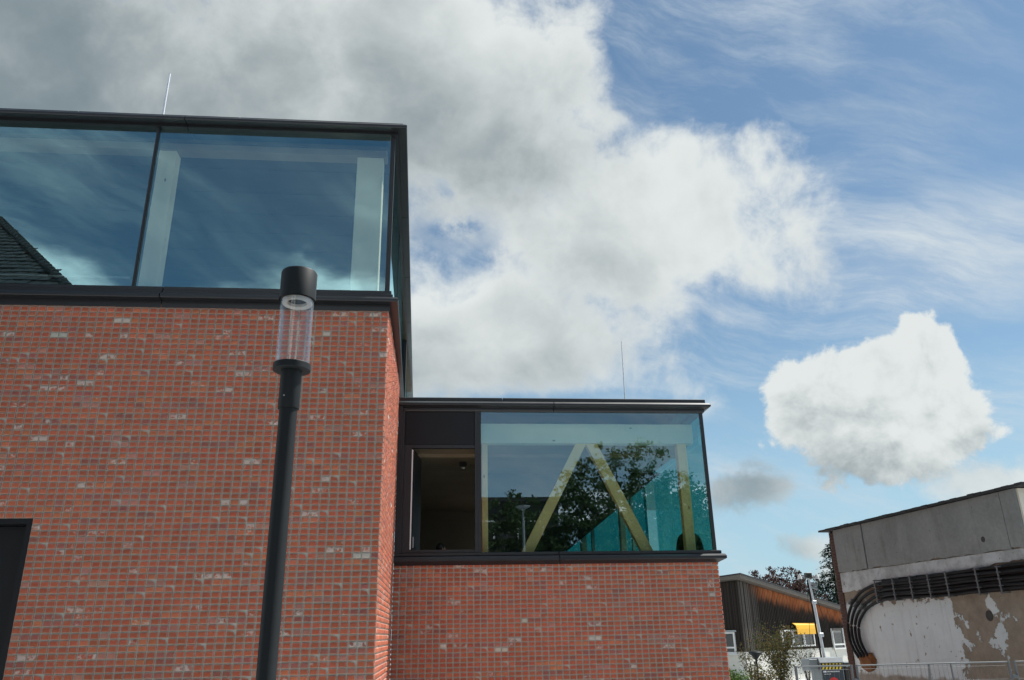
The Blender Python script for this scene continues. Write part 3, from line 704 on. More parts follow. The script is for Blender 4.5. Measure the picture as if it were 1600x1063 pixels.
def peel_mat():
    m, g = new_mat('peeling_white_wall')
    P = g.n('ShaderNodeTexCoord').outputs['Object']; x, y, z = g.sep(P)
    n = g.noise(P, 1.5, 7.0, 0.6); n2 = g.noise(P, 9.0, 6.0, 0.65); n3 = g.noise(P, 3.6, 6.0, 0.6, 0.4)
    white = g.scale((0.63, 0.73, 0.745), g.m('ADD', 0.80, g.m('MULTIPLY', n, 0.35)))
    plas = g.mix(g.noise(P, 2.4, 7.0, 0.65), (0.12, 0.105, 0.08), (0.42, 0.385, 0.305))
    plas = g.scale(plas, g.m('ADD', 0.75, g.m('MULTIPLY', n2, 0.5)))
    nn = g.m('SUBTRACT', n3, 0.5)
    edge = g.m('ADD', g.m('SUBTRACT', x, g.m('ADD', 4.55, g.m('MULTIPLY', g.m('SUBTRACT', z, 2.4), -0.12))), g.m('MULTIPLY', nn, 2.6))
    right = g.step(edge, 0.0, 0.05)
    isl = g.step(g.noise(g.v('ADD', P, (5, 0, 3)), 1.05, 5.0, 0.6), 0.565, 0.58)      # islands of paint left on the bare plaster
    right = g.m('MULTIPLY', right, g.m('SUBTRACT', 1.0, g.m('MULTIPLY', isl, 0.9)))
    upper = g.step(g.m('ADD', z, g.m('MULTIPLY', nn, 0.8)), 3.05, 3.10)
    spots = g.m('MAXIMUM', g.step(g.noise(P, 5.0, 4.0, 0.6), 0.645, 0.66), g.step(g.noise(g.v('ADD', P, (2, 7, 1)), 2.1, 5.0, 0.62), 0.665, 0.675))
    bare = g.m('MAXIMUM', g.m('MAXIMUM', right, upper), spots)
    low = g.m('MULTIPLY', g.step(g.m('ADD', z, g.m('MULTIPLY', nn, 0.4)), 1.30, 1.42, 1.0, 0.0), 0.9)
    drip = g.step(g.noise(g.v('MULTIPLY', P, (4.5, 4.5, 0.35)), 1.4, 5.0, 0.6), 0.52, 0.74, 0.0, 0.35)
    c = g.mix(g.m('MAXIMUM', bare, low), g.mix(drip, white, (0.30, 0.30, 0.28)), plas)
    finish(g, bsdf(g, c, 0.9, 0, g.m('ADD', g.m('MULTIPLY', bare, -1.2), n2), 0.9, 0.02, 0.2)); return m
def band_mat():
    m, g = new_mat('worn_white_band')
    P = g.n('ShaderNodeTexCoord').outputs['Object']
    n = g.noise(P, 2.2, 7.0, 0.65); n2 = g.noise(P, 12.0, 6.0, 0.65)
    c = g.mix(g.step(n, 0.40, 0.62), (0.52, 0.57, 0.575), (0.36, 0.39, 0.385))
    c = g.mix(g.step(g.noise(P, 6.0, 5.0, 0.6), 0.63, 0.69), c, (0.13, 0.12, 0.105))
    c = g.scale(c, g.m('ADD', 0.75, g.m('MULTIPLY', n2, 0.45)))
    finish(g, bsdf(g, c, 0.9, 0, n2, 0.6, 0.02, 0.2)); return m
M['concrete'] = conc_mat(); M['peel'] = peel_mat(); M['band'] = band_mat()
M['oldbrick'] = simple('old_dark_brick', (0.085, 0.045, 0.033), 0.95, 0, 0.5, 16.0, 0.6)
M['rubber'] = simple('black_cable_sheath', (0.008, 0.008, 0.009), 0.6, 0, 0.2, 12.0, 0.1, 0.25)
M['foam'] = simple('rusty_foam', (0.20, 0.085, 0.028), 0.95, 0, 0.4, 9.0, 0.8)
M['tar'] = simple('tar_stain', (0.055, 0.053, 0.05), 0.9)
S = thing('concrete_shed', 'old grey concrete building with thick black cables clamped along its wall', 'building', (11.08, 22.0, 0), R(-85.75))
MB().box(0.26, 7.0, 0.0, 5.0, 0, 5.04).build('wall', M['peel'], S)
ub = MB()
def ragged(x0, x1, zt, zb, y0, y1, seed, amp=0.03, n=60):
    r_ = random.Random(seed); pts = [(x1, y0, zt), (x0, y0, zt)]
    for i in range(n + 1):
        x = x0 + (x1 - x0) * i / n
        pts.append((x, y0, (zb if not callable(zb) else zb(x)) + amp * (mnoise.noise((x * 2.2, seed, 0)) * 1.6 + mnoise.noise((x * 8.0, seed, 3)) * 0.7)))
    return pts
ub.prism(ragged(0.262, 1.60, 5.035, 3.90, -0.055, 0, 3), (0, 0.054, 0)); ub.prism(ragged(1.66, 6.60, 5.035, 3.90, -0.055, 0, 5), (0, 0.054, 0))
ub.prism(ragged(6.62, 7.04, 5.035, 3.90, -0.060, 0, 9), (0, 0.058, 0)); ub.build('concrete_band', M['concrete'], S)
MB().prism(ragged(0.262, 7.02, 3.885, lambda x: 3.36 + 0.045 * x, -0.032, 0, 7, 0.06), (0, 0.031, 0)).build('plaster_band', M['band'], S)
MB().box(1.602, 1.658, -0.03, -0.001, 3.9, 5.03).build('expansion_joint', M['tar'], S)
ob = MB()
for k in range(60):
    z = k * 0.083
    ob.box(-0.003 + random.uniform(-.012, .012), 0.259, -0.028 + random.uniform(-.014, .012), 0.3, z + 0.004, z + 0.079)
ob.build('corner_brickwork', M['oldbrick'], S, 'stuff')
MB().box(-0.085, -0.018, 0.02, 0.42, 0, 5.04).build('render_edge', M['concrete'], S)
MB().box(7.043, 7.09, -0.02, 5.0, 0, 5.03).build('end_wall', simple('sunlit_end_tone', (0.72, 0.68, 0.58), 0.85, 0, 0.2), S)  # sunlight on this return face is put into its pale colour
rf = MB()
rp = [(-0.32, -0.2, 5.075)] ; 
N_ = 40
for i in range(N_):
    a, b = -0.32 + 7.7 * i / N_, -0.32 + 7.7 * (i + 1) / N_ - 0.004
    o_ = random.uniform(-0.02, 0.02)
    rf.box(a, b, -0.15 + o_, 5.3, 5.052 + random.uniform(-.006, .006), 5.105 + random.uniform(-.006, .006))
rf.build('roof', M['roofing'], S)
outer = [(7.6, 3.60), (6.79, 3.60), (5.59, 3.56), (4.65, 3.56), (3.29, 3.52), (2.0, 3.50), (1.50, 3.44), (1.1, 3.30), (0.80, 3.12), (0.55, 2.90), (0.40, 2.66), (0.33, 2.40), (0.35, 2.14), (0.47, 1.92), (0.64, 1.74)]
inner = [(7.6, 3.16), (6.64, 3.15), (5.6, 3.14), (4.57, 3.12), (3.4, 3.12), (2.39, 3.13), (2.0, 3.10), (1.6, 3.0), (1.34, 2.92), (1.1, 2.77), (0.92, 2.62), (0.83, 2.42), (0.82, 2.18), (0.9, 2.0), (1.06, 1.78)]
def smooth(pts):
    for _ in range(2):
        q = [pts[0]]
        for a, b in zip(pts, pts[1:]): q += [a * 0.75 + b * 0.25, a * 0.25 + b * 0.75]
        pts = q + [pts[-1]]
    return pts
for k in range(4):
    t = k / 3.0; wob = random.uniform(0, 6)
    pts = smooth([Vector((a[0] * (1 - t) + b[0] * t, -0.10 - (0.03 * math.sin(wob + i * 1.7) if i < 6 else 0), a[1] * (1 - t) + b[1] * t + (0.014 * math.sin(wob * 2 + i * 2.3) if i < 8 else 0))) for i, (a, b) in enumerate(zip(outer, inner))])
    MB().tube(pts, 0.037, 10).build('cable', M['rubber'], S)
for k in range(3):
    z = 3.19 + 0.13 * k; wob = random.uniform(0, 6)
    pts = smooth([Vector((x, -0.13 if x > 2.2 else (-0.08 if x > 1.9 else 0.02), z + 0.035 * (x / 7.0) + 0.016 * math.sin(wob + x * 2.1) + (0 if x > 2.2 else -0.02))) for x in (7.6, 6.9, 6.2, 5.5, 4.8, 4.1, 3.4, 2.8, 2.4, 2.1, 1.75)])
    MB().tube(pts, 0.033, 10).build('cable', M['rubber'], S)
MB().box(2.1, 7.6, -0.045, -0.034, 3.10, 3.60).build('cable_tray', M['rubber'], S)
for x in (2.04, 2.78, 3.45, 4.10, 4.71, 5.65, 6.28):
    c_ = MB(); c_.cbox(x - 0.018, x + 0.018, -0.215, -0.195, 3.05, 3.60, 0.004)
    for z in (3.08, 3.21, 3.34, 3.47, 3.58): c_.cbox(x - 0.03, x + 0.03, -0.225, -0.033, z - 0.012, z + 0.012, 0.003)
    c_.build('cable_clamp', simple('clamp_grey', (0.11, 0.115, 0.12), 0.5) if x == 2.04 else bpy.data.materials['clamp_grey'], S)
for x, z in ((0.78, 3.10), (0.98, 3.02), (1.22, 2.95)):
    MB().obox((x - 0.1, -0.18, z - 0.04), (0.16, 0, 0.10), (0, 0.15, 0), (-0.02, 0, 0.035)).build('cable_clamp', bpy.data.materials['clamp_grey'], S)
bm = bmesh.new(); bmesh.ops.create_icosphere(bm, subdivisions=3, radius=1)
for v in bm.verts:
    k = 1 + 0.35 * mnoise.noise(v.co * 1.7) + 0.2 * mnoise.noise(v.co * 5)
    v.co = Vector((0.95 + v.co.x * 0.36 * k, -0.03 + v.co.y * 0.10 * k, 1.64 + v.co.z * 0.22 * k))
me = bpy.data.meshes.new('foam_seal'); bm.to_mesh(me); bm.free(); me.materials.append(M['foam'])
o = bpy.data.objects.new('foam_seal', me); COL.objects.link(o); o.parent = S
for x, z, r in ((5.54, 2.65, 0.11), (5.90, 4.16, 0.06)):
    y_ = -0.001 if z < 3.9 else -0.056
    hb = MB().lathe([(r, 0.0), (r * 0.75, 0.012), (r * 0.6, 0.004), (0.0, 0.004)], n=18).build('drill_hole', M['tar'], S); hb.location = (x, y_, z); hb.rotation_euler = (R(90), 0, 0)

# ------------------------------------------------------------------ timber-clad house
BA = 39.1
def wood_mat():
    m, g = new_mat('weathered_boards')
    P = g.n('ShaderNodeTexCoord').outputs['Object']; x, y, z = g.sep(P)
    pid = g.m('FLOOR', g.m('DIVIDE', g.m('ADD', x, y), 0.085)); rn = g.n('ShaderNodeTexWhiteNoise', {'W': pid}, noise_dimensions='1D').outputs['Value']
    n = g.noise(g.v('MULTIPLY', P, (14, 14, 0.7)), 2.0, 5.0, 0.65)
    c = g.mix(g.m('ADD', g.m('MULTIPLY', n, 0.5), g.m('MULTIPLY', rn, 0.5)), (0.014, 0.011, 0.009), (0.052, 0.041, 0.034))
    silver = g.m('MULTIPLY', g.step(x, 0.2, 2.6, 0.8, 0.0), g.step(rn, 0.25, 0.8)); c = g.mix(g.m('MULTIPLY', silver, g.step(y, 0.02, 0.05, 1.0, 0.0)), c, (0.19, 0.17, 0.15))
    eave = g.m('SUBTRACT', 4.86, g.m('MULTIPLY', x, 0.13))                      # under the eave the wood has kept its colour
    dist = g.m('SUBTRACT', eave, z)
    k = g.m('ADD', dist, g.m('MULTIPLY', g.m('SUBTRACT', rn, 0.5), 0.42))
    fresh = g.m('MULTIPLY', g.step(k, 0.28, 0.74, 1.0, 0.0), g.step(x, 0.6, 2.8))
    oc = g.mix(g.m('ADD', g.m('MULTIPLY', rn, 0.7), g.m('MULTIPLY', n, 0.3)), (0.24, 0.060, 0.020), (0.56, 0.23, 0.10))
    c = g.mix(g.m('MULTIPLY', fresh, g.step(y, 0.02, 0.05, 1.0, 0.0)), c, oc)
    finish(g, bsdf(g, c, 0.85, 0, n, 0.3, 0.01, 0.2)); return m
M['boards'] = wood_mat(); M['cream'] = simple('cream_render', (0.74, 0.71, 0.63), 0.9, 0, 0.15, 5.0)
M['fascia'] = timber_mat('grey_fascia', (0.11, 0.095, 0.08), (0.17, 0.15, 0.125), 'X', False)
M['winglass'] = glass_mat('window_glass', (0.35, 0.40, 0.40), 0.06)
M['yellow'] = simple('yellow_sheet', (0.80, 0.42, 0.015), 0.55, 0, 0.12)
H = thing('timber_house', 'dark board clad house on a white base behind the bushes', 'house', (15.17, 40.5, 0), R(BA))
rz_ = lambda s, q: 5.16 - 0.13 * (s + 0.5) - 0.06 * (q + 0.5)
BASE = 1.53
bs = MB(); bs.box(0, 15, 0, 8, 0, BASE); bs.build('base_wall', M['cream'], H)
bd = MB(); s = 0.0; i = 0
while s < 15:                       # long wall: wide boards with proud cover battens
    wd = 0.115; zt = rz_(s, 0) - 0.24
    bd.box(s, s + wd - 0.003, -0.015, 0.05, BASE - 0.06, zt)
    bd.box(s + wd, s + 0.167, -0.042, 0.05, BASE - 0.06, zt); s += 0.17
s = 0.0
while s < 8:
    wd = 0.115; zt = rz_(0, s) - 0.24
    bd.box(-0.045, 0.05, s + 0.052, s + 0.052 + wd - 0.003, BASE - 0.05, zt); bd.box(-0.072, 0.05, s + 0.052 + wd, s + 0.219, BASE - 0.05, zt); s += 0.17
bd.build('cladding', M['boards'], H, 'stuff')
s0, s1, q0, q1 = -0.5, 16.0, -0.5, 9.0
rf = MB(); cs = [(s0, q0), (s1, q0), (s1, q1), (s0, q1)]
rf.add([(a, b, rz_(a, b) - 0.06) for a, b in cs] + [(a, b, rz_(a, b)) for a, b in cs], [(0, 3, 2, 1), (4, 5, 6, 7), (0, 1, 5, 4), (1, 2, 6, 5), (2, 3, 7, 6), (3, 0, 4, 7)])
rfo = rf.build('roof', M['roofing'], H)
fb = MB()
fb.add([(s0 + .03, q0 + .03, rz_(s0, q0) - 0.24), (s1, q0 + .03, rz_(s1, q0) - 0.24), (s1, q0 + .03, rz_(s1, q0) - 0.065), (s0 + .03, q0 + .03, rz_(s0, q0) - 0.065),
        (s0 + .03, q0 + .07, rz_(s0, q0) - 0.24), (s1, q0 + .07, rz_(s1, q0) - 0.24), (s1, q0 + .07, rz_(s1, q0) - 0.065), (s0 + .03, q0 + .07, rz_(s0, q0) - 0.065)],
       [(0, 1, 2, 3), (7, 6, 5, 4), (0, 4, 5, 1), (3, 2, 6, 7), (0, 3, 7, 4), (1, 5, 6, 2)]); fb.build('fascia_board', M['fascia'], rfo)
fb = MB()
fb.add([(s0 + .03, q0 + .072, rz_(s0, q0) - 0.24), (s0 + .03, q1, rz_(s0, q1) - 0.24), (s0 + .03, q1, rz_(s0, q1) - 0.065), (s0 + .03, q0 + .072, rz_(s0, q0) - 0.065),
        (s0 + .07, q0 + .072, rz_(s0, q0) - 0.24), (s0 + .07, q1, rz_(s0, q1) - 0.24), (s0 + .07, q1, rz_(s0, q1) - 0.065), (s0 + .07, q0 + .072, rz_(s0, q0) - 0.065)],
       [(3, 2, 1, 0), (4, 5, 6, 7), (1, 5, 4, 0), (7, 6, 2, 3), (4, 7, 3, 0), (2, 6, 5, 1)]); fb.build('fascia_board', M['fascia'], rfo)
sf = MB(); cs2 = [(s0 + .075, q0 + .075), (s1, q0 + .075), (s1, q1), (s0 + .075, q1)]
sf.add([(a, b, rz_(a, b) - 0.20) for a, b in cs2] + [(a, b, rz_(a, b) - 0.17) for a, b in cs2], [(0, 3, 2, 1), (4, 5, 6, 7), (0, 1, 5, 4), (1, 2, 6, 5), (2, 3, 7, 6), (3, 0, 4, 7)])
sf.build('soffit', M['fascia'], rfo)
def window(x0, x1, z0, z1, face, transom=None, mul=None, sill=False):
    """face 'y': on the long wall (local y=0), 'x': on the end wall (local x=0)"""
    fw = 0.075
    def bx(mb, a0, a1, d0, d1, c0, c1):
        if face == 'y': mb.box(a0, a1, -d1, -d0, c0, c1)
        else: mb.box(-d1, -d0, a0, a1, c0, c1)
    f = MB(); bx(f, x0, x0 + fw, .05, .15, z0, z1); bx(f, x1 - fw, x1, .05, .15, z0, z1)
    bx(f, x0 + fw, x1 - fw, .05, .15, z1 - fw, z1); bx(f, x0 + fw, x1 - fw, .05, .15, z0, z0 + fw)
    if transom: bx(f, x0 + fw, x1 - fw, .06, .145, transom - .04, transom + .04)
    if mul: bx(f, mul - .035, mul + .035, .06, .14, z0 + fw, z1 - fw)
    w_ = f.build('window', M['white'], H)
    p = MB(); bx(p, x0 + fw, x1 - fw, .085, .095, z0 + fw, z1 - fw); p.build('pane', M['winglass'], w_)
    d = MB(); bx(d, x0 + .02, x1 - .02, .046, .049, z0 + .02, z1 - .02); d.build('dark_backing', M['dark'], w_)  # flat dark sheet in place of the unlit room behind the pane
    if sill:
        d = MB(); bx(d, x0 - .05, x1 + .05, .05, .22, z0 - .055, z0 - .004); d.build('sill', M['white'], w_)
    return w_
window(3.58, 4.76, 1.60, 2.45, 'y'); window(4.78, 5.98, 1.60, 2.45, 'y'); window(6.00, 7.20, 1.60, 2.45, 'y')
window(9.46, 10.9, 1.36, 2.49, 'y', transom=1.62); window(0.44, 2.1, 1.40, 2.40, 'x', transom=1.68, mul=1.05, sill=True)
MB().cbox(0.5, 2.2, -0.1, 0.0, 0, 0.01, 0.003)
sh = MB(); sh.cbox(9.44, 10.7, -0.20, -0.152, 2.36, 2.50, 0.01); sh.build('shutter_box', M['fascia'], H)
sh = MB(); sh.box(-0.22, -0.152, 0.30, 2.2, 2.405, 2.49); sh.build('shutter_box', simple('grey_lintel', (0.33, 0.36, 0.36), 0.6), H)
aw = MB(); aw.prism([(4.80, -0.16, 2.80), (4.80, -0.36, 2.68), (4.80, -0.40, 2.50), (4.80, -0.41, 2.22), (4.80, -0.38, 2.22), (4.80, -0.36, 2.50), (4.80, -0.33, 2.65), (4.80, -0.16, 2.76)], (2.55, 0, 0))
ao = aw.build('awning', M['yellow'], H); ao['label'] = 'yellow window awning'

# ------------------------------------------------------------------ mobile fence
FE = []
M['fsteel'] = simple('dull_fence_steel', (0.15, 0.16, 0.165), 0.6, 0.2)
def fence_panel(x0, x1, y, label, mids=()):
    t = thing('mobile_fence', label, 'fence', (x0, y, 0), 0, 'mobile wire fence panels before the shed'); Wd = x1 - x0; top_ = 1.915
    for px in (0.02, Wd - 0.02): MB().tube([(px, 0, 0.12), (px, 0, top_)], 0.021, 10).build('post', M['fsteel'], t)
    for px in mids: MB().tube([(px, 0.0, 0.14), (px, 0, top_ - 0.02)], 0.014, 8).build('post', M['fsteel'], t)
    for z in (0.16, top_ - 0.012): MB().tube([(0.02, 0, z), (Wd - 0.02, 0, z)], 0.011, 8).build('rail', M['fsteel'], t)
    mb = MB(); n = int((Wd - 0.06) / 0.075)
    for i in range(n):
        px = 0.04 + (Wd - 0.08) * (i + 0.5) / n; mb.tube([(px, -0.004, 0.16), (px, -0.004, top_ - 0.014)], 0.0019, 4)
    for i in range(9):
        z = 0.25 + i * 0.2; mb.tube([(0.03, 0.004, z), (Wd - 0.03, 0.004, z)], 0.0019, 4)
    mb.build('wire_mesh', M['fsteel'], t, 'stuff')
    ft = MB(); ft.cbox(-0.12, 0.12, -0.36, 0.36, 0.0, 0.13, 0.015); ft.build('foot', M['concrete'], t)
    return t
fence_panel(5.63, 6.585, 13.0, 'narrow wire fence panel left of the rest, before the control mast')
fence_panel(6.63, 9.235, 13.0, 'wide wire fence panel standing before the white wall part', (1.60,))
fence_panel(9.30, 11.9, 13.0, 'wire fence panel before the bare plaster, cut by the picture edge', (1.3,))
b_ = thing('fence_brace', 'slanting steel brace behind the middle wire fence panel', 'brace', (7.88, 13.0, 0))
MB().tube([(0.10, 0.55, 0.0), (0.0, 0.03, 1.90)], 0.019, 8).build('strut', M['fsteel'], b_); MB().cbox(-0.1, 0.3, 0.4, 0.75, 0, 0.04, 0.01).build('foot', M['fsteel'], b_)
for x in (6.61, 9.268):
    c_ = MB(); c_.cbox(-0.055, 0.055, -0.035, 0.035, 1.66, 1.71, 0.006)
    tag(c_.build('fence_clamp', M['fsteel']), 'steel clamp joining the narrow and the wide wire fence panels' if x < 7 else 'steel clamp joining the two wide wire fence panels', 'clamp').location = (x, 13.0, 0)

# ------------------------------------------------------------------ mobile camera tower
W_ = thing('camera_tower', 'mobile camera tower with hazard striped cabinet and tall steel mast', 'camera tower', (12.12, 26.0, 0), 0)
M['mast'] = simple('pale_galvanised', (0.60, 0.65, 0.68), 0.4, 0.3, 0.2, 8.0); M['cab'] = simple('grey_cabinet', (0.20, 0.23, 0.24), 0.5); M['navy'] = simple('navy_panel', (0.030, 0.042, 0.058), 0.45)
M['hyel'] = simple('hazard_yellow', (0.90, 0.66, 0.04), 0.5, 0, 0.06); M['hblk'] = simple('hazard_black', (0.02, 0.018, 0.015), 0.5)
M['red'] = simple('red_sign', (0.62, 0.03, 0.03), 0.5, 0, 0.05); M['ink'] = simple('white_print', (0.78, 0.79, 0.80), 0.5, 0, 0.02)
cb = MB().cbox(0.0, 0.74, 0.0, 0.75, 0.25, 1.46, 0.015).build('cabinet', M['cab'], W_)
MB().prism([(-0.02, -0.03, 1.462), (0.76, -0.03, 1.462), (0.76, 0.05, 1.60), (-0.02, 0.05, 1.60)], (0, 0.72, 0)).build('lid', M['steel'], cb)
MB().box(0.03, 0.71, -0.012, -0.001, 0.35, 1.24).build('front_panel', M['navy'], cb)
st_ = MB().box(0.02, 0.72, -0.012, -0.001, 1.25, 1.44).build('hazard_board', M['hblk'], cb)
for k in range(6):
    a = 0.035 + k * 0.112
    MB().prism([(a, -0.016, 1.262), (a + 0.055, -0.016, 1.262), (a + 0.10, -0.016, 1.372), (a + 0.045, -0.016, 1.372)], (0, 0.0035, 0)).build('hazard_stripe', M['hyel'], st_)
    MB().box(a + 0.03, a + 0.085, -0.016, -0.0125, 1.402, 1.43).build('hazard_stripe', M['hyel'], st_)
wd_ = MB(); x = 0.06
wd_.box(0.06, 0.16, -0.0155, -0.0125, 1.175, 1.222); x = 0.18
for k, ww in enumerate((.03, .045, .04, .02, .05, .035, .045, .04, .03, .05)): wd_.box(x, x + ww * 0.72, -0.0155, -0.0125, 1.18, 1.215); x += ww * 1.12
x = 0.07
for ww in (.03, .05, .02, .04, .03, .04): wd_.box(x, x + ww * 0.8, -0.0155, -0.0125, 1.118, 1.134); x += ww * 1.15
wd_.build('lettering', M['ink'], cb)
rs = MB().lathe([(0.0, 0.0), (0.17, 0.0), (0.17, 0.004), (0.0, 0.004)], n=28).build('round_sign', M['red'], cb); rs.location = (0.37, -0.0125, 0.86); rs.rotation_euler = (R(90), 0, 0)
MB().box(0.29, 0.45, -0.0195, -0.0168, 0.83, 0.88).build('sign_bar', M['ink'], rs).location = (0, 0, 0)
bpy.data.objects['sign_bar'].parent = cb
ma = MB().tube([(0.36, 0.40, 1.58), (0.27, 0.40, 3.30)], 0.046, 12).build('mast', M['mast'], W_)
MB().tube([(0.275, 0.40, 3.20), (0.21, 0.40, 4.06)], 0.031, 12).build('mast_section', M['mast'], ma)
MB().cbox(0.22, 0.34, 0.33, 0.47, 3.24, 3.34, 0.01).build('mast_collar', M['mast'], ma)
MB().cbox(0.28, 0.42, 0.33, 0.47, 2.22, 2.34, 0.01).build('mast_collar', M['mast'], ma)
MB().tube([(0.29, 0.47, 1.6), (0.19, 0.46, 4.0)], 0.03, 8).build('cable_duct', M['rubber'], ma)
MB().cbox(0.11, 0.30, 0.30, 0.50, 4.05, 4.22, 0.01).build('top_box', M['hblk'], ma)
arm = MB().tube([(-0.09, 0.40, 4.10), (0.50, 0.40, 4.10)], 0.014, 8).build('cross_arm', M['steel'], ma)
for x in (-0.09, 0.50):
    d = MB().lathe([(0.0, 4.17), (0.04, 4.165), (0.06, 4.10), (0.068, 4.02)], (x, 0.40, 0), 18).build('dome_camera', M['white'], ma)
    MB().lathe([(0.062, 4.018), (0.055, 3.975), (0.03, 3.95), (0.0, 3.945)], (x, 0.40, 0), 18).build('camera_dome', M['hblk'], d)
for z, dx in ((3.86, 0.10), (3.74, 0.08)):
    MB().obox((0.26, 0.30, z), (0.16, 0, -0.07), (0, 0.10, 0), (0.03, 0, 0.06)).build('floodlight', M['cab'], ma)
MB().tube([(0.30, 0.44, 3.9), (0.95, 0.7, 1.5)], 0.006, 5).build('guy_wire', M['rubber'], W_)
MB().tube([(0.15, 0.44, 3.9), (0.05, 0.7, 1.6)], 0.006, 5).build('guy_wire', M['rubber'], W_)
MB().cbox(-0.30, -0.02, 0.10, 0.70, 1.22, 1.57, 0.012).build('battery_box', M['cab'], W_)
for x in (-0.05, 0.55):
    MB().cbox(x, x + 0.24, -0.05, 0.80, 0.0, 0.24, 0.02).build('skid', M['steel'], W_)
G2 = thing('site_cabinet', 'dark electrical cabinet with white fittings right of the camera tower', 'cabinet', (12.95, 26.1, 0))
MB().cbox(0, 0.55, 0, 0.5, 0, 1.42, 0.015).build('body', M['hblk'], G2); MB().cbox(-0.02, 0.57, -0.03, 0.52, 1.425, 1.46, 0.008).build('lid', M['cab'], G2)
MB().tube([(0.05, -0.03, 1.34), (0.3, -0.04, 1.36), (0.36, -0.03, 1.2)], 0.02).build('hose', M['white'], G2); MB().box(0.30, 0.48, -0.012, -0.001, 1.02, 1.09).build('label_plate', M['ink'], G2)
MB().cbox(0.36, 0.62, -0.10, -0.01, 1.12, 1.26, 0.01).build('junction_box', M['cab'], G2)

# mushroom lamp before the white base
ml = thing('garden_lamp', 'dark mushroom shaped lamp before the white base of the house', 'street lamp', (13.15, 34.0, 0))
MB().lathe([(0.05, 0), (0.05, 0.7), (0.032, 0.72), (0.032, 1.32)], n=14).build('pole', M['lampblack'], ml)
MB().lathe([(0.03, 1.30), (0.06, 1.36), (0.26, 1.58)], n=28).lathe([(0.26, 1.582), (0.28, 1.60), (0.24, 1.65), (0.0, 1.68)], n=28).build('lamp_shade', M['lampblack'], ml)

# ------------------------------------------------------------------ plants
def leaves(mb, c, rad, n, size, rnd, flat=0.0, shell=0.55):
    for _ in range(n):
        d = Vector((rnd.gauss(0, 1), rnd.gauss(0, 1), rnd.gauss(0, 1))).normalized() * (shell + (1 - shell) * rnd.random()) 
        p = Vector(c) + Vector((d.x * rad[0], d.y * rad[1], d.z * rad[2]))
        a = Vector((rnd.gauss(0, 1), rnd.gauss(0, 1), rnd.gauss(0, 1) * (1 - flat))).normalized(); b = a.orthogonal().normalized()
        if flat == 0: b = (b * math.cos(rnd.random() * 6.28) + a.cross(b) * math.sin(rnd.random() * 6.28))
        s = size * rnd.uniform(0.6, 1.35)
        mb.add([p - a * s * 0.5, p + b * s * 0.32, p + a * s * 0.5, p - b * s * 0.32], [(0, 1, 2, 3)])
def tree(name, label, cat, base, blobs, nclump, per, leaf, clump, mat, bark, trunk_r, trunk_h, seed, limbs=14, group=None):
    rnd = random.Random(seed); t = thing(name, label, cat, base, 0, group)
    mb = MB(); tops = []
    tot = sum(b[3] * b[4] * b[5] for b in blobs)
    for bx_, by_, bz_, rx, ry, rzz in blobs:
        k = max(3, int(nclump * rx * ry * rzz / tot))
        for _ in range(k):
            d = Vector((rnd.gauss(0, 1), rnd.gauss(0, 1), rnd.gauss(0, 1))).normalized() * rnd.uniform(0.45, 1.08)
            c = Vector((bx_ + d.x * rx, by_ + d.y * ry, bz_ + d.z * rzz)); tops.append(c)
            s = clump * rnd.uniform(0.5, 1.4); leaves(mb, c, (s, s, s * 0.7), int(per * rnd.uniform(0.5, 1.4)), leaf, rnd, shell=0.1)
    mb.build('crown', mat, t, fix=False)
    tk = MB(); pts = [Vector((rnd.uniform(-.1, .1) * i * trunk_r * 4, rnd.uniform(-.1, .1) * i * trunk_r * 4, trunk_h * i / 5)) for i in range(6)]
    tk.tube(pts, trunk_r, 10, trunk_r * 0.55)
    for c in rnd.sample(tops, min(limbs, len(tops))):
        st = pts[rnd.choice((3, 4, 5))]; mid = st.lerp(c, 0.5) + Vector((0, 0, 0.12 * (c - st).length))
        tk.tube([st, mid, c], trunk_r * 0.4, 6, trunk_r * 0.07)
    tk.build('trunk', bark, t); return t
M['bark'] = simple('bark', (0.075, 0.06, 0.048), 0.95, 0, 0.4, 10.0, 0.6)
LM = dict(beech=leaf_mat('copper_leaves', [(0.030, 0.016, 0.016), (0.065, 0.033, 0.030), (0.095, 0.055, 0.042), (0.05, 0.028, 0.022)]),
          fir=leaf_mat('fir_needles', [(0.010, 0.026, 0.014), (0.020, 0.045, 0.022), (0.040, 0.070, 0.028)], 0.15),
          shrub=leaf_mat('shrub_leaves', [(0.030, 0.055, 0.015), (0.075, 0.085, 0.022), (0.14, 0.090, 0.030), (0.045, 0.050, 0.018), (0.20, 0.14, 0.03)]),
          hedge=leaf_mat('hedge_leaves', [(0.035, 0.085, 0.015), (0.075, 0.140, 0.025), (0.110, 0.170, 0.035)]),
          lime=leaf_mat('street_tree_leaves', [(0.020, 0.045, 0.010), (0.040, 0.075, 0.016), (0.060, 0.100, 0.024)], 0.3))
tree('beech_tree', 'purple brown copper beech showing above the timber house roof', 'tree', (26.4, 62.0, 0),
     [(0, 0, 4.6, 3.6, 3, 2.3), (-2.0, 0, 4.2, 2.0, 2, 1.9), (1.6, 0, 4.4, 2.2, 2, 1.8), (0.4, 0, 5.6, 2.2, 2, 1.4)], 620, 40, 0.14, 0.40, LM['beech'], M['bark'], 0.22, 4.0, 3, 60)
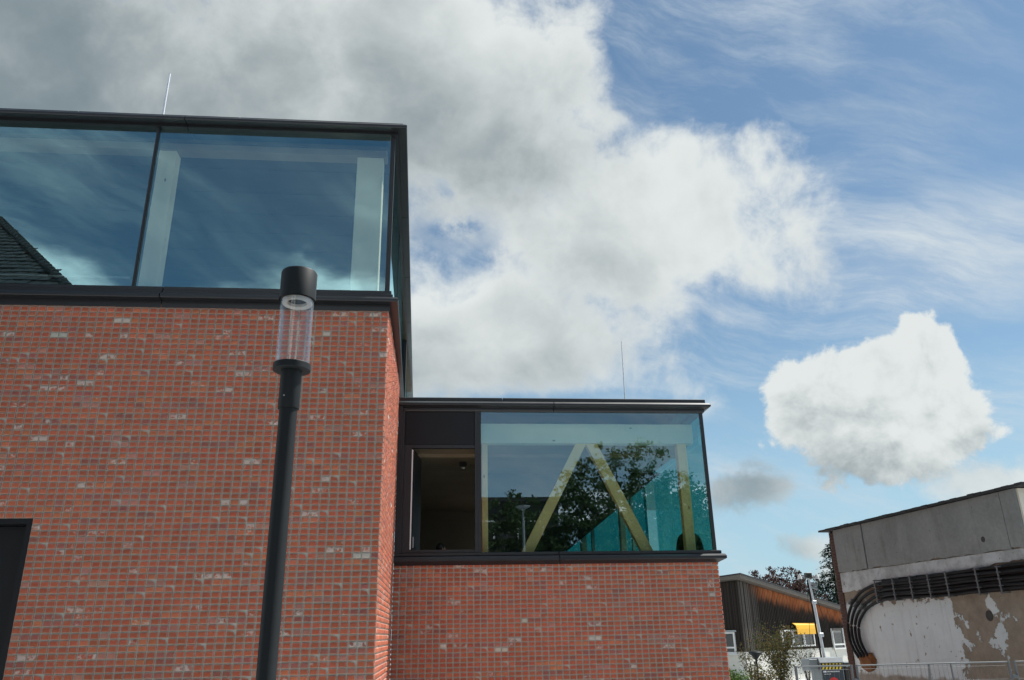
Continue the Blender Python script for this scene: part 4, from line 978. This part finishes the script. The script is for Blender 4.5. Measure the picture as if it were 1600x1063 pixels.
def conifer(base, h, r, seed, label):
    rnd = random.Random(seed); t = thing('fir_tree', label, 'tree', base)
    MB().tube([(0, 0, 0), (0, 0, h)], 0.2, 10, 0.02).build('trunk', M['bark'], t)
    mb = MB(); z = h * 0.15
    while z < h * 0.985:
        f = 1 - z / h; n = 7 if f > .25 else 5; L_ = r * (f ** 0.8) * 1.1 + 0.12
        for k in range(n):
            a = rnd.uniform(0, 6.28); L2 = L_ * rnd.uniform(0.65, 1.2)
            for j in range(int(10 + L2 * 42)):
                u = rnd.random() ** 0.7; p = Vector((math.cos(a), math.sin(a), 0)) * L2 * u + Vector((0, 0, z - 0.35 * L2 * u * u + 0.12 * L2 * u))
                p += Vector((rnd.gauss(0, .08), rnd.gauss(0, .08), rnd.gauss(-.04, .05))) * (0.4 + L2)
                ax = Vector((math.cos(a) + rnd.gauss(0, .5), math.sin(a) + rnd.gauss(0, .5), rnd.gauss(-.25, .3))).normalized(); s = rnd.uniform(0.12, 0.26)
                bx_ = ax.cross(Vector((rnd.gauss(0, .4), rnd.gauss(0, .4), 1))).normalized()
                mb.add([p - ax * s * .5, p + bx_ * s * .22, p + ax * s * .5, p - bx_ * s * .22], [(0, 1, 2, 3)])
        z += 0.16 + 0.18 * f
    mb.build('crown', LM['fir'], t, fix=False); return t
conifer((26.1, 52.0, 0), 7.9, 3.2, 5, 'dark green fir tree behind the house beside the concrete building')
def shrub(name, label, base, h, r, n, leaf, mat, seed, stems=9, dens=1.0, cat='shrub'):
    rnd = random.Random(seed); t = thing(name, label, cat, base); st = MB(); mb = MB()
    for k in range(stems):
        a = rnd.uniform(0, 6.28); rr = r * rnd.uniform(0.3, 1.0); hh = h * rnd.uniform(0.65, 1.02)
        e = Vector((math.cos(a) * rr, math.sin(a) * rr, hh)); m_ = e * 0.5 + Vector((-math.cos(a), -math.sin(a), 0)) * rr * 0.2
        st.tube([(0, 0, 0), m_, e], 0.018, 5, 0.004)
        for j in range(int(n / stems)):
            u = rnd.random() ** 0.55; p = (m_ * 2 * u if u < .5 else m_.lerp(e, (u - .5) * 2)) + Vector((rnd.gauss(0, .20), rnd.gauss(0, .20), rnd.gauss(0, .16))) * (r * 0.85)
            if p.z < 0.03: p.z = rnd.uniform(0.05, 0.4)
            leaves(mb, p, (0.01, 0.01, 0.01), 1, leaf, rnd)
        for j in range(5):
            u = rnd.uniform(.4, .95); p = m_.lerp(e, (u - .4) / .6); st.tube([p, p + Vector((rnd.gauss(0, .25), rnd.gauss(0, .25), rnd.uniform(.1, .4))) * r], 0.006, 4, 0.002)
    mb.build('foliage', mat, t, fix=False); st.build('stems', M['bark'], t); return t
shrub('bush', 'tall loose bush with turning leaves before the white framed windows', (15.0, 36.0, 0), 2.7, 1.05, 4600, 0.085, LM['shrub'], 4, 13)
shrub('bush', 'sparse thin bush beside the mushroom lamp at the white house base', (13.9, 36.6, 0), 2.0, 0.75, 900, 0.08, LM['shrub'], 9, 9)
shrub('bush', 'bare twiggy bush behind the mast of the camera tower', (16.6, 37.0, 0), 2.1, 0.8, 350, 0.07, LM['shrub'], 14, 12)
shrub('bush', 'low green leafy bush at the corner of the brick wall', (11.6, 33.0, 0), 1.0, 0.85, 2400, 0.09, LM['hedge'], 6, 14)
shrub('bush', 'dark green bush between the low bush and the tall one', (13.2, 33.2, 0), 1.05, 0.7, 1300, 0.08, LM['shrub'], 17, 10)

# ------------------------------------------------------------------ the street behind the camera, seen in the glass
LR = tree('lime_tree', 'large green street tree mirrored in the low block glass', 'tree', (9.4, -8.0, 0), [(0, 0, 7.2, 3.9, 3.4, 4.2), (-2.6, 0, 6.2, 2.4, 2.4, 2.8), (2.4, .5, 6.6, 2.6, 2.6, 3.0), (0.3, 0, 5.0, 4.2, 3.6, 2.6), (-.5, 0, 3.4, 4.6, 3.0, 2.2)],
          1500, 80, 0.15, 0.52, LM['lime'], M['bark'], 0.22, 4.5, 31, 40)
def copy_tree(src, loc, label, rz, sc):
    r = src.copy(); COL.objects.link(r); r.location = loc; r.rotation_euler = (0, 0, rz); r.scale = (sc,) * 3; r['label'] = label
    for ch in list(src.children):
        c = ch.copy(); COL.objects.link(c); c.parent = r
copy_tree(LR, (14.6, -10.5, 0), 'added street tree darkening the right edge of the low block glass', 2.1, 0.86)  # extra tree added so the glass mirrors something dark
copy_tree(LR, (19.0, -13.5, 0), 'added farthest right street tree, there to darken the mirrored view', 4.0, 0.95)  # second added tree, for the same dark reflection
tree('lime_tree', 'smaller green street tree mirrored beside the timber post', 'tree', (3.9, -8.6, 0), [(0, 0, 6.6, 1.9, 1.8, 2.6), (0.9, 0, 5.2, 1.8, 1.8, 2.2), (-.9, 0, 5.4, 1.4, 1.4, 2.2)], 480, 60, 0.14, 0.42, LM['lime'], M['bark'], 0.15, 3.8, 37, 25)
tree('poplar_tree', 'slender tall tree mirrored at the corner of the upper glass', 'tree', (-0.55, -4.5, 0), [(0, 0, 10, 1.3, 1.3, 5), (0, 0, 14.5, 1.2, 1.2, 4.6)], 330, 40, 0.14, 0.38, LM['lime'], M['bark'], 0.2, 15.0, 41, 30)
tl = thing('street_light', 'tall grey street light with flat head mirrored in the low block glass', 'street light', (3.66, -2.7, 0))
MB().tube([(0, 0, 0), (0, 0, 7.5)], 0.075, 12, 0.05).build('pole', M['cab'], tl); MB().lathe([(0.05, 7.42), (0.12, 7.5), (0.30, 7.58), (0.30, 7.63), (0.0, 7.68)], n=24).build('lamp_head', M['cab'], tl)
M['rtile'] = simple('dark_roof_tile', (0.035, 0.032, 0.032), 0.45, 0, 0.4, 6.0, 0.2); M['gwall'] = simple('shade_dark_wall', (0.045, 0.045, 0.046), 0.9)  # wall colour darkened to stand for a gable in shade
FB = thing('flat_roof_house', 'dark flat roofed building mirrored behind the trees', 'building', (-5.0, -26.0, 0))
MB().box(0, 12.2, 0, 10.0, 0, 9.9).box(12.203, 34, 1.0, 10.0, 0, 6.6).build('wall', M['gwall'], FB); MB().box(-0.2, 12.4, -0.2, 10.2, 9.905, 10.15).build('roof', M['roofing'], FB)  # the long lower wing is added to darken what the glass mirrors
for zi in (1.0, 4.2, 7.2):
    for xi in range(4):
        a = 1.0 + xi * 2.9
        wf = MB().box(a, a + 1.6, 10.002, 10.06, zi, zi + 1.6).build('window', M['white'], FB); MB().box(a + .1, a + 1.5, 10.062, 10.07, zi + .1, zi + 1.5).build('pane', M['dark'], wf)
GH = thing('hipped_house', 'dark house with hipped tiled roof mirrored in the upper glass corner', 'house', (-11.4, -2.0, 0))
ez, run, rise, wid = 12.6, 9.0, 8.25, 26.0
MB().box(-wid + 0.5, -0.5, -17.5, -0.5, 0, ez - 0.05).build('wall', M['gwall'], GH)
hr = MB(); hr.add([(0, 0, ez), (-wid, 0, ez), (-wid, -2 * run, ez), (0, -2 * run, ez), (-run, -run, ez + rise), (-wid + run, -run, ez + rise)],
       [(0, 4, 5, 1), (0, 3, 4), (3, 2, 5, 4), (2, 1, 5), (0, 1, 2, 3)]); ro = hr.build('roof', M['rtile'], GH)
nC = 26
def courses(p0, along, up, length):
    """tile courses on a hipped slope: along the eave, up the slope"""
    mb = MB(); al = Vector(along); u = Vector(up); nn_ = al.cross(u).normalized()
    if nn_.z < 0: nn_ = -nn_
    for k in range(nC):
        a0 = run * k / nC; L_ = length - 2 * a0; st = 0.42; n_ = int(L_ / st)
        for j in range(n_):
            o_ = Vector(p0) + al * (a0 + j * st + (0.21 if k % 2 else 0)) + u * (k / nC)
            lift = random.uniform(0.0, 0.03)
            mb.obox(o_ + nn_ * (0.05 + lift), u * (1.12 / nC) - nn_ * 0.05, al * (st - 0.05), nn_ * 0.035)
    return mb
t1 = courses((-wid, 0, ez), (1, 0, 0), (0, -run, rise), wid)
t2 = courses((0, -2 * run, ez), (0, 1, 0), (-run, 0, rise), 2 * run)
for t_ in (t1, t2): t_.build('roof_tiles', M['rtile'], ro, 'stuff')
hp = MB()
for k in range(34):
    p = Vector((0, 0, ez)).lerp(Vector((-run, -run, ez + rise)), k / 34); q = Vector((0, 0, ez)).lerp(Vector((-run, -run, ez + rise)), (k + 1.15) / 34)
    hp.tube([p + Vector((0, 0, 0.16)), q + Vector((0, 0, 0.06))], 0.15, 7)
hp.tube([(-run, -run, ez + rise + .05), (-wid + run, -run, ez + rise + .05)], 0.14, 8); hp.build('hip_tiles', M['rtile'], ro, 'stuff')
for zi in (2.0, 5.2, 8.6):
    for xi in (-4, -8, -12.5): MB().box(xi, xi + 1.3, -0.498, -0.44, zi, zi + 1.6).build('window', M['dark'], GH)
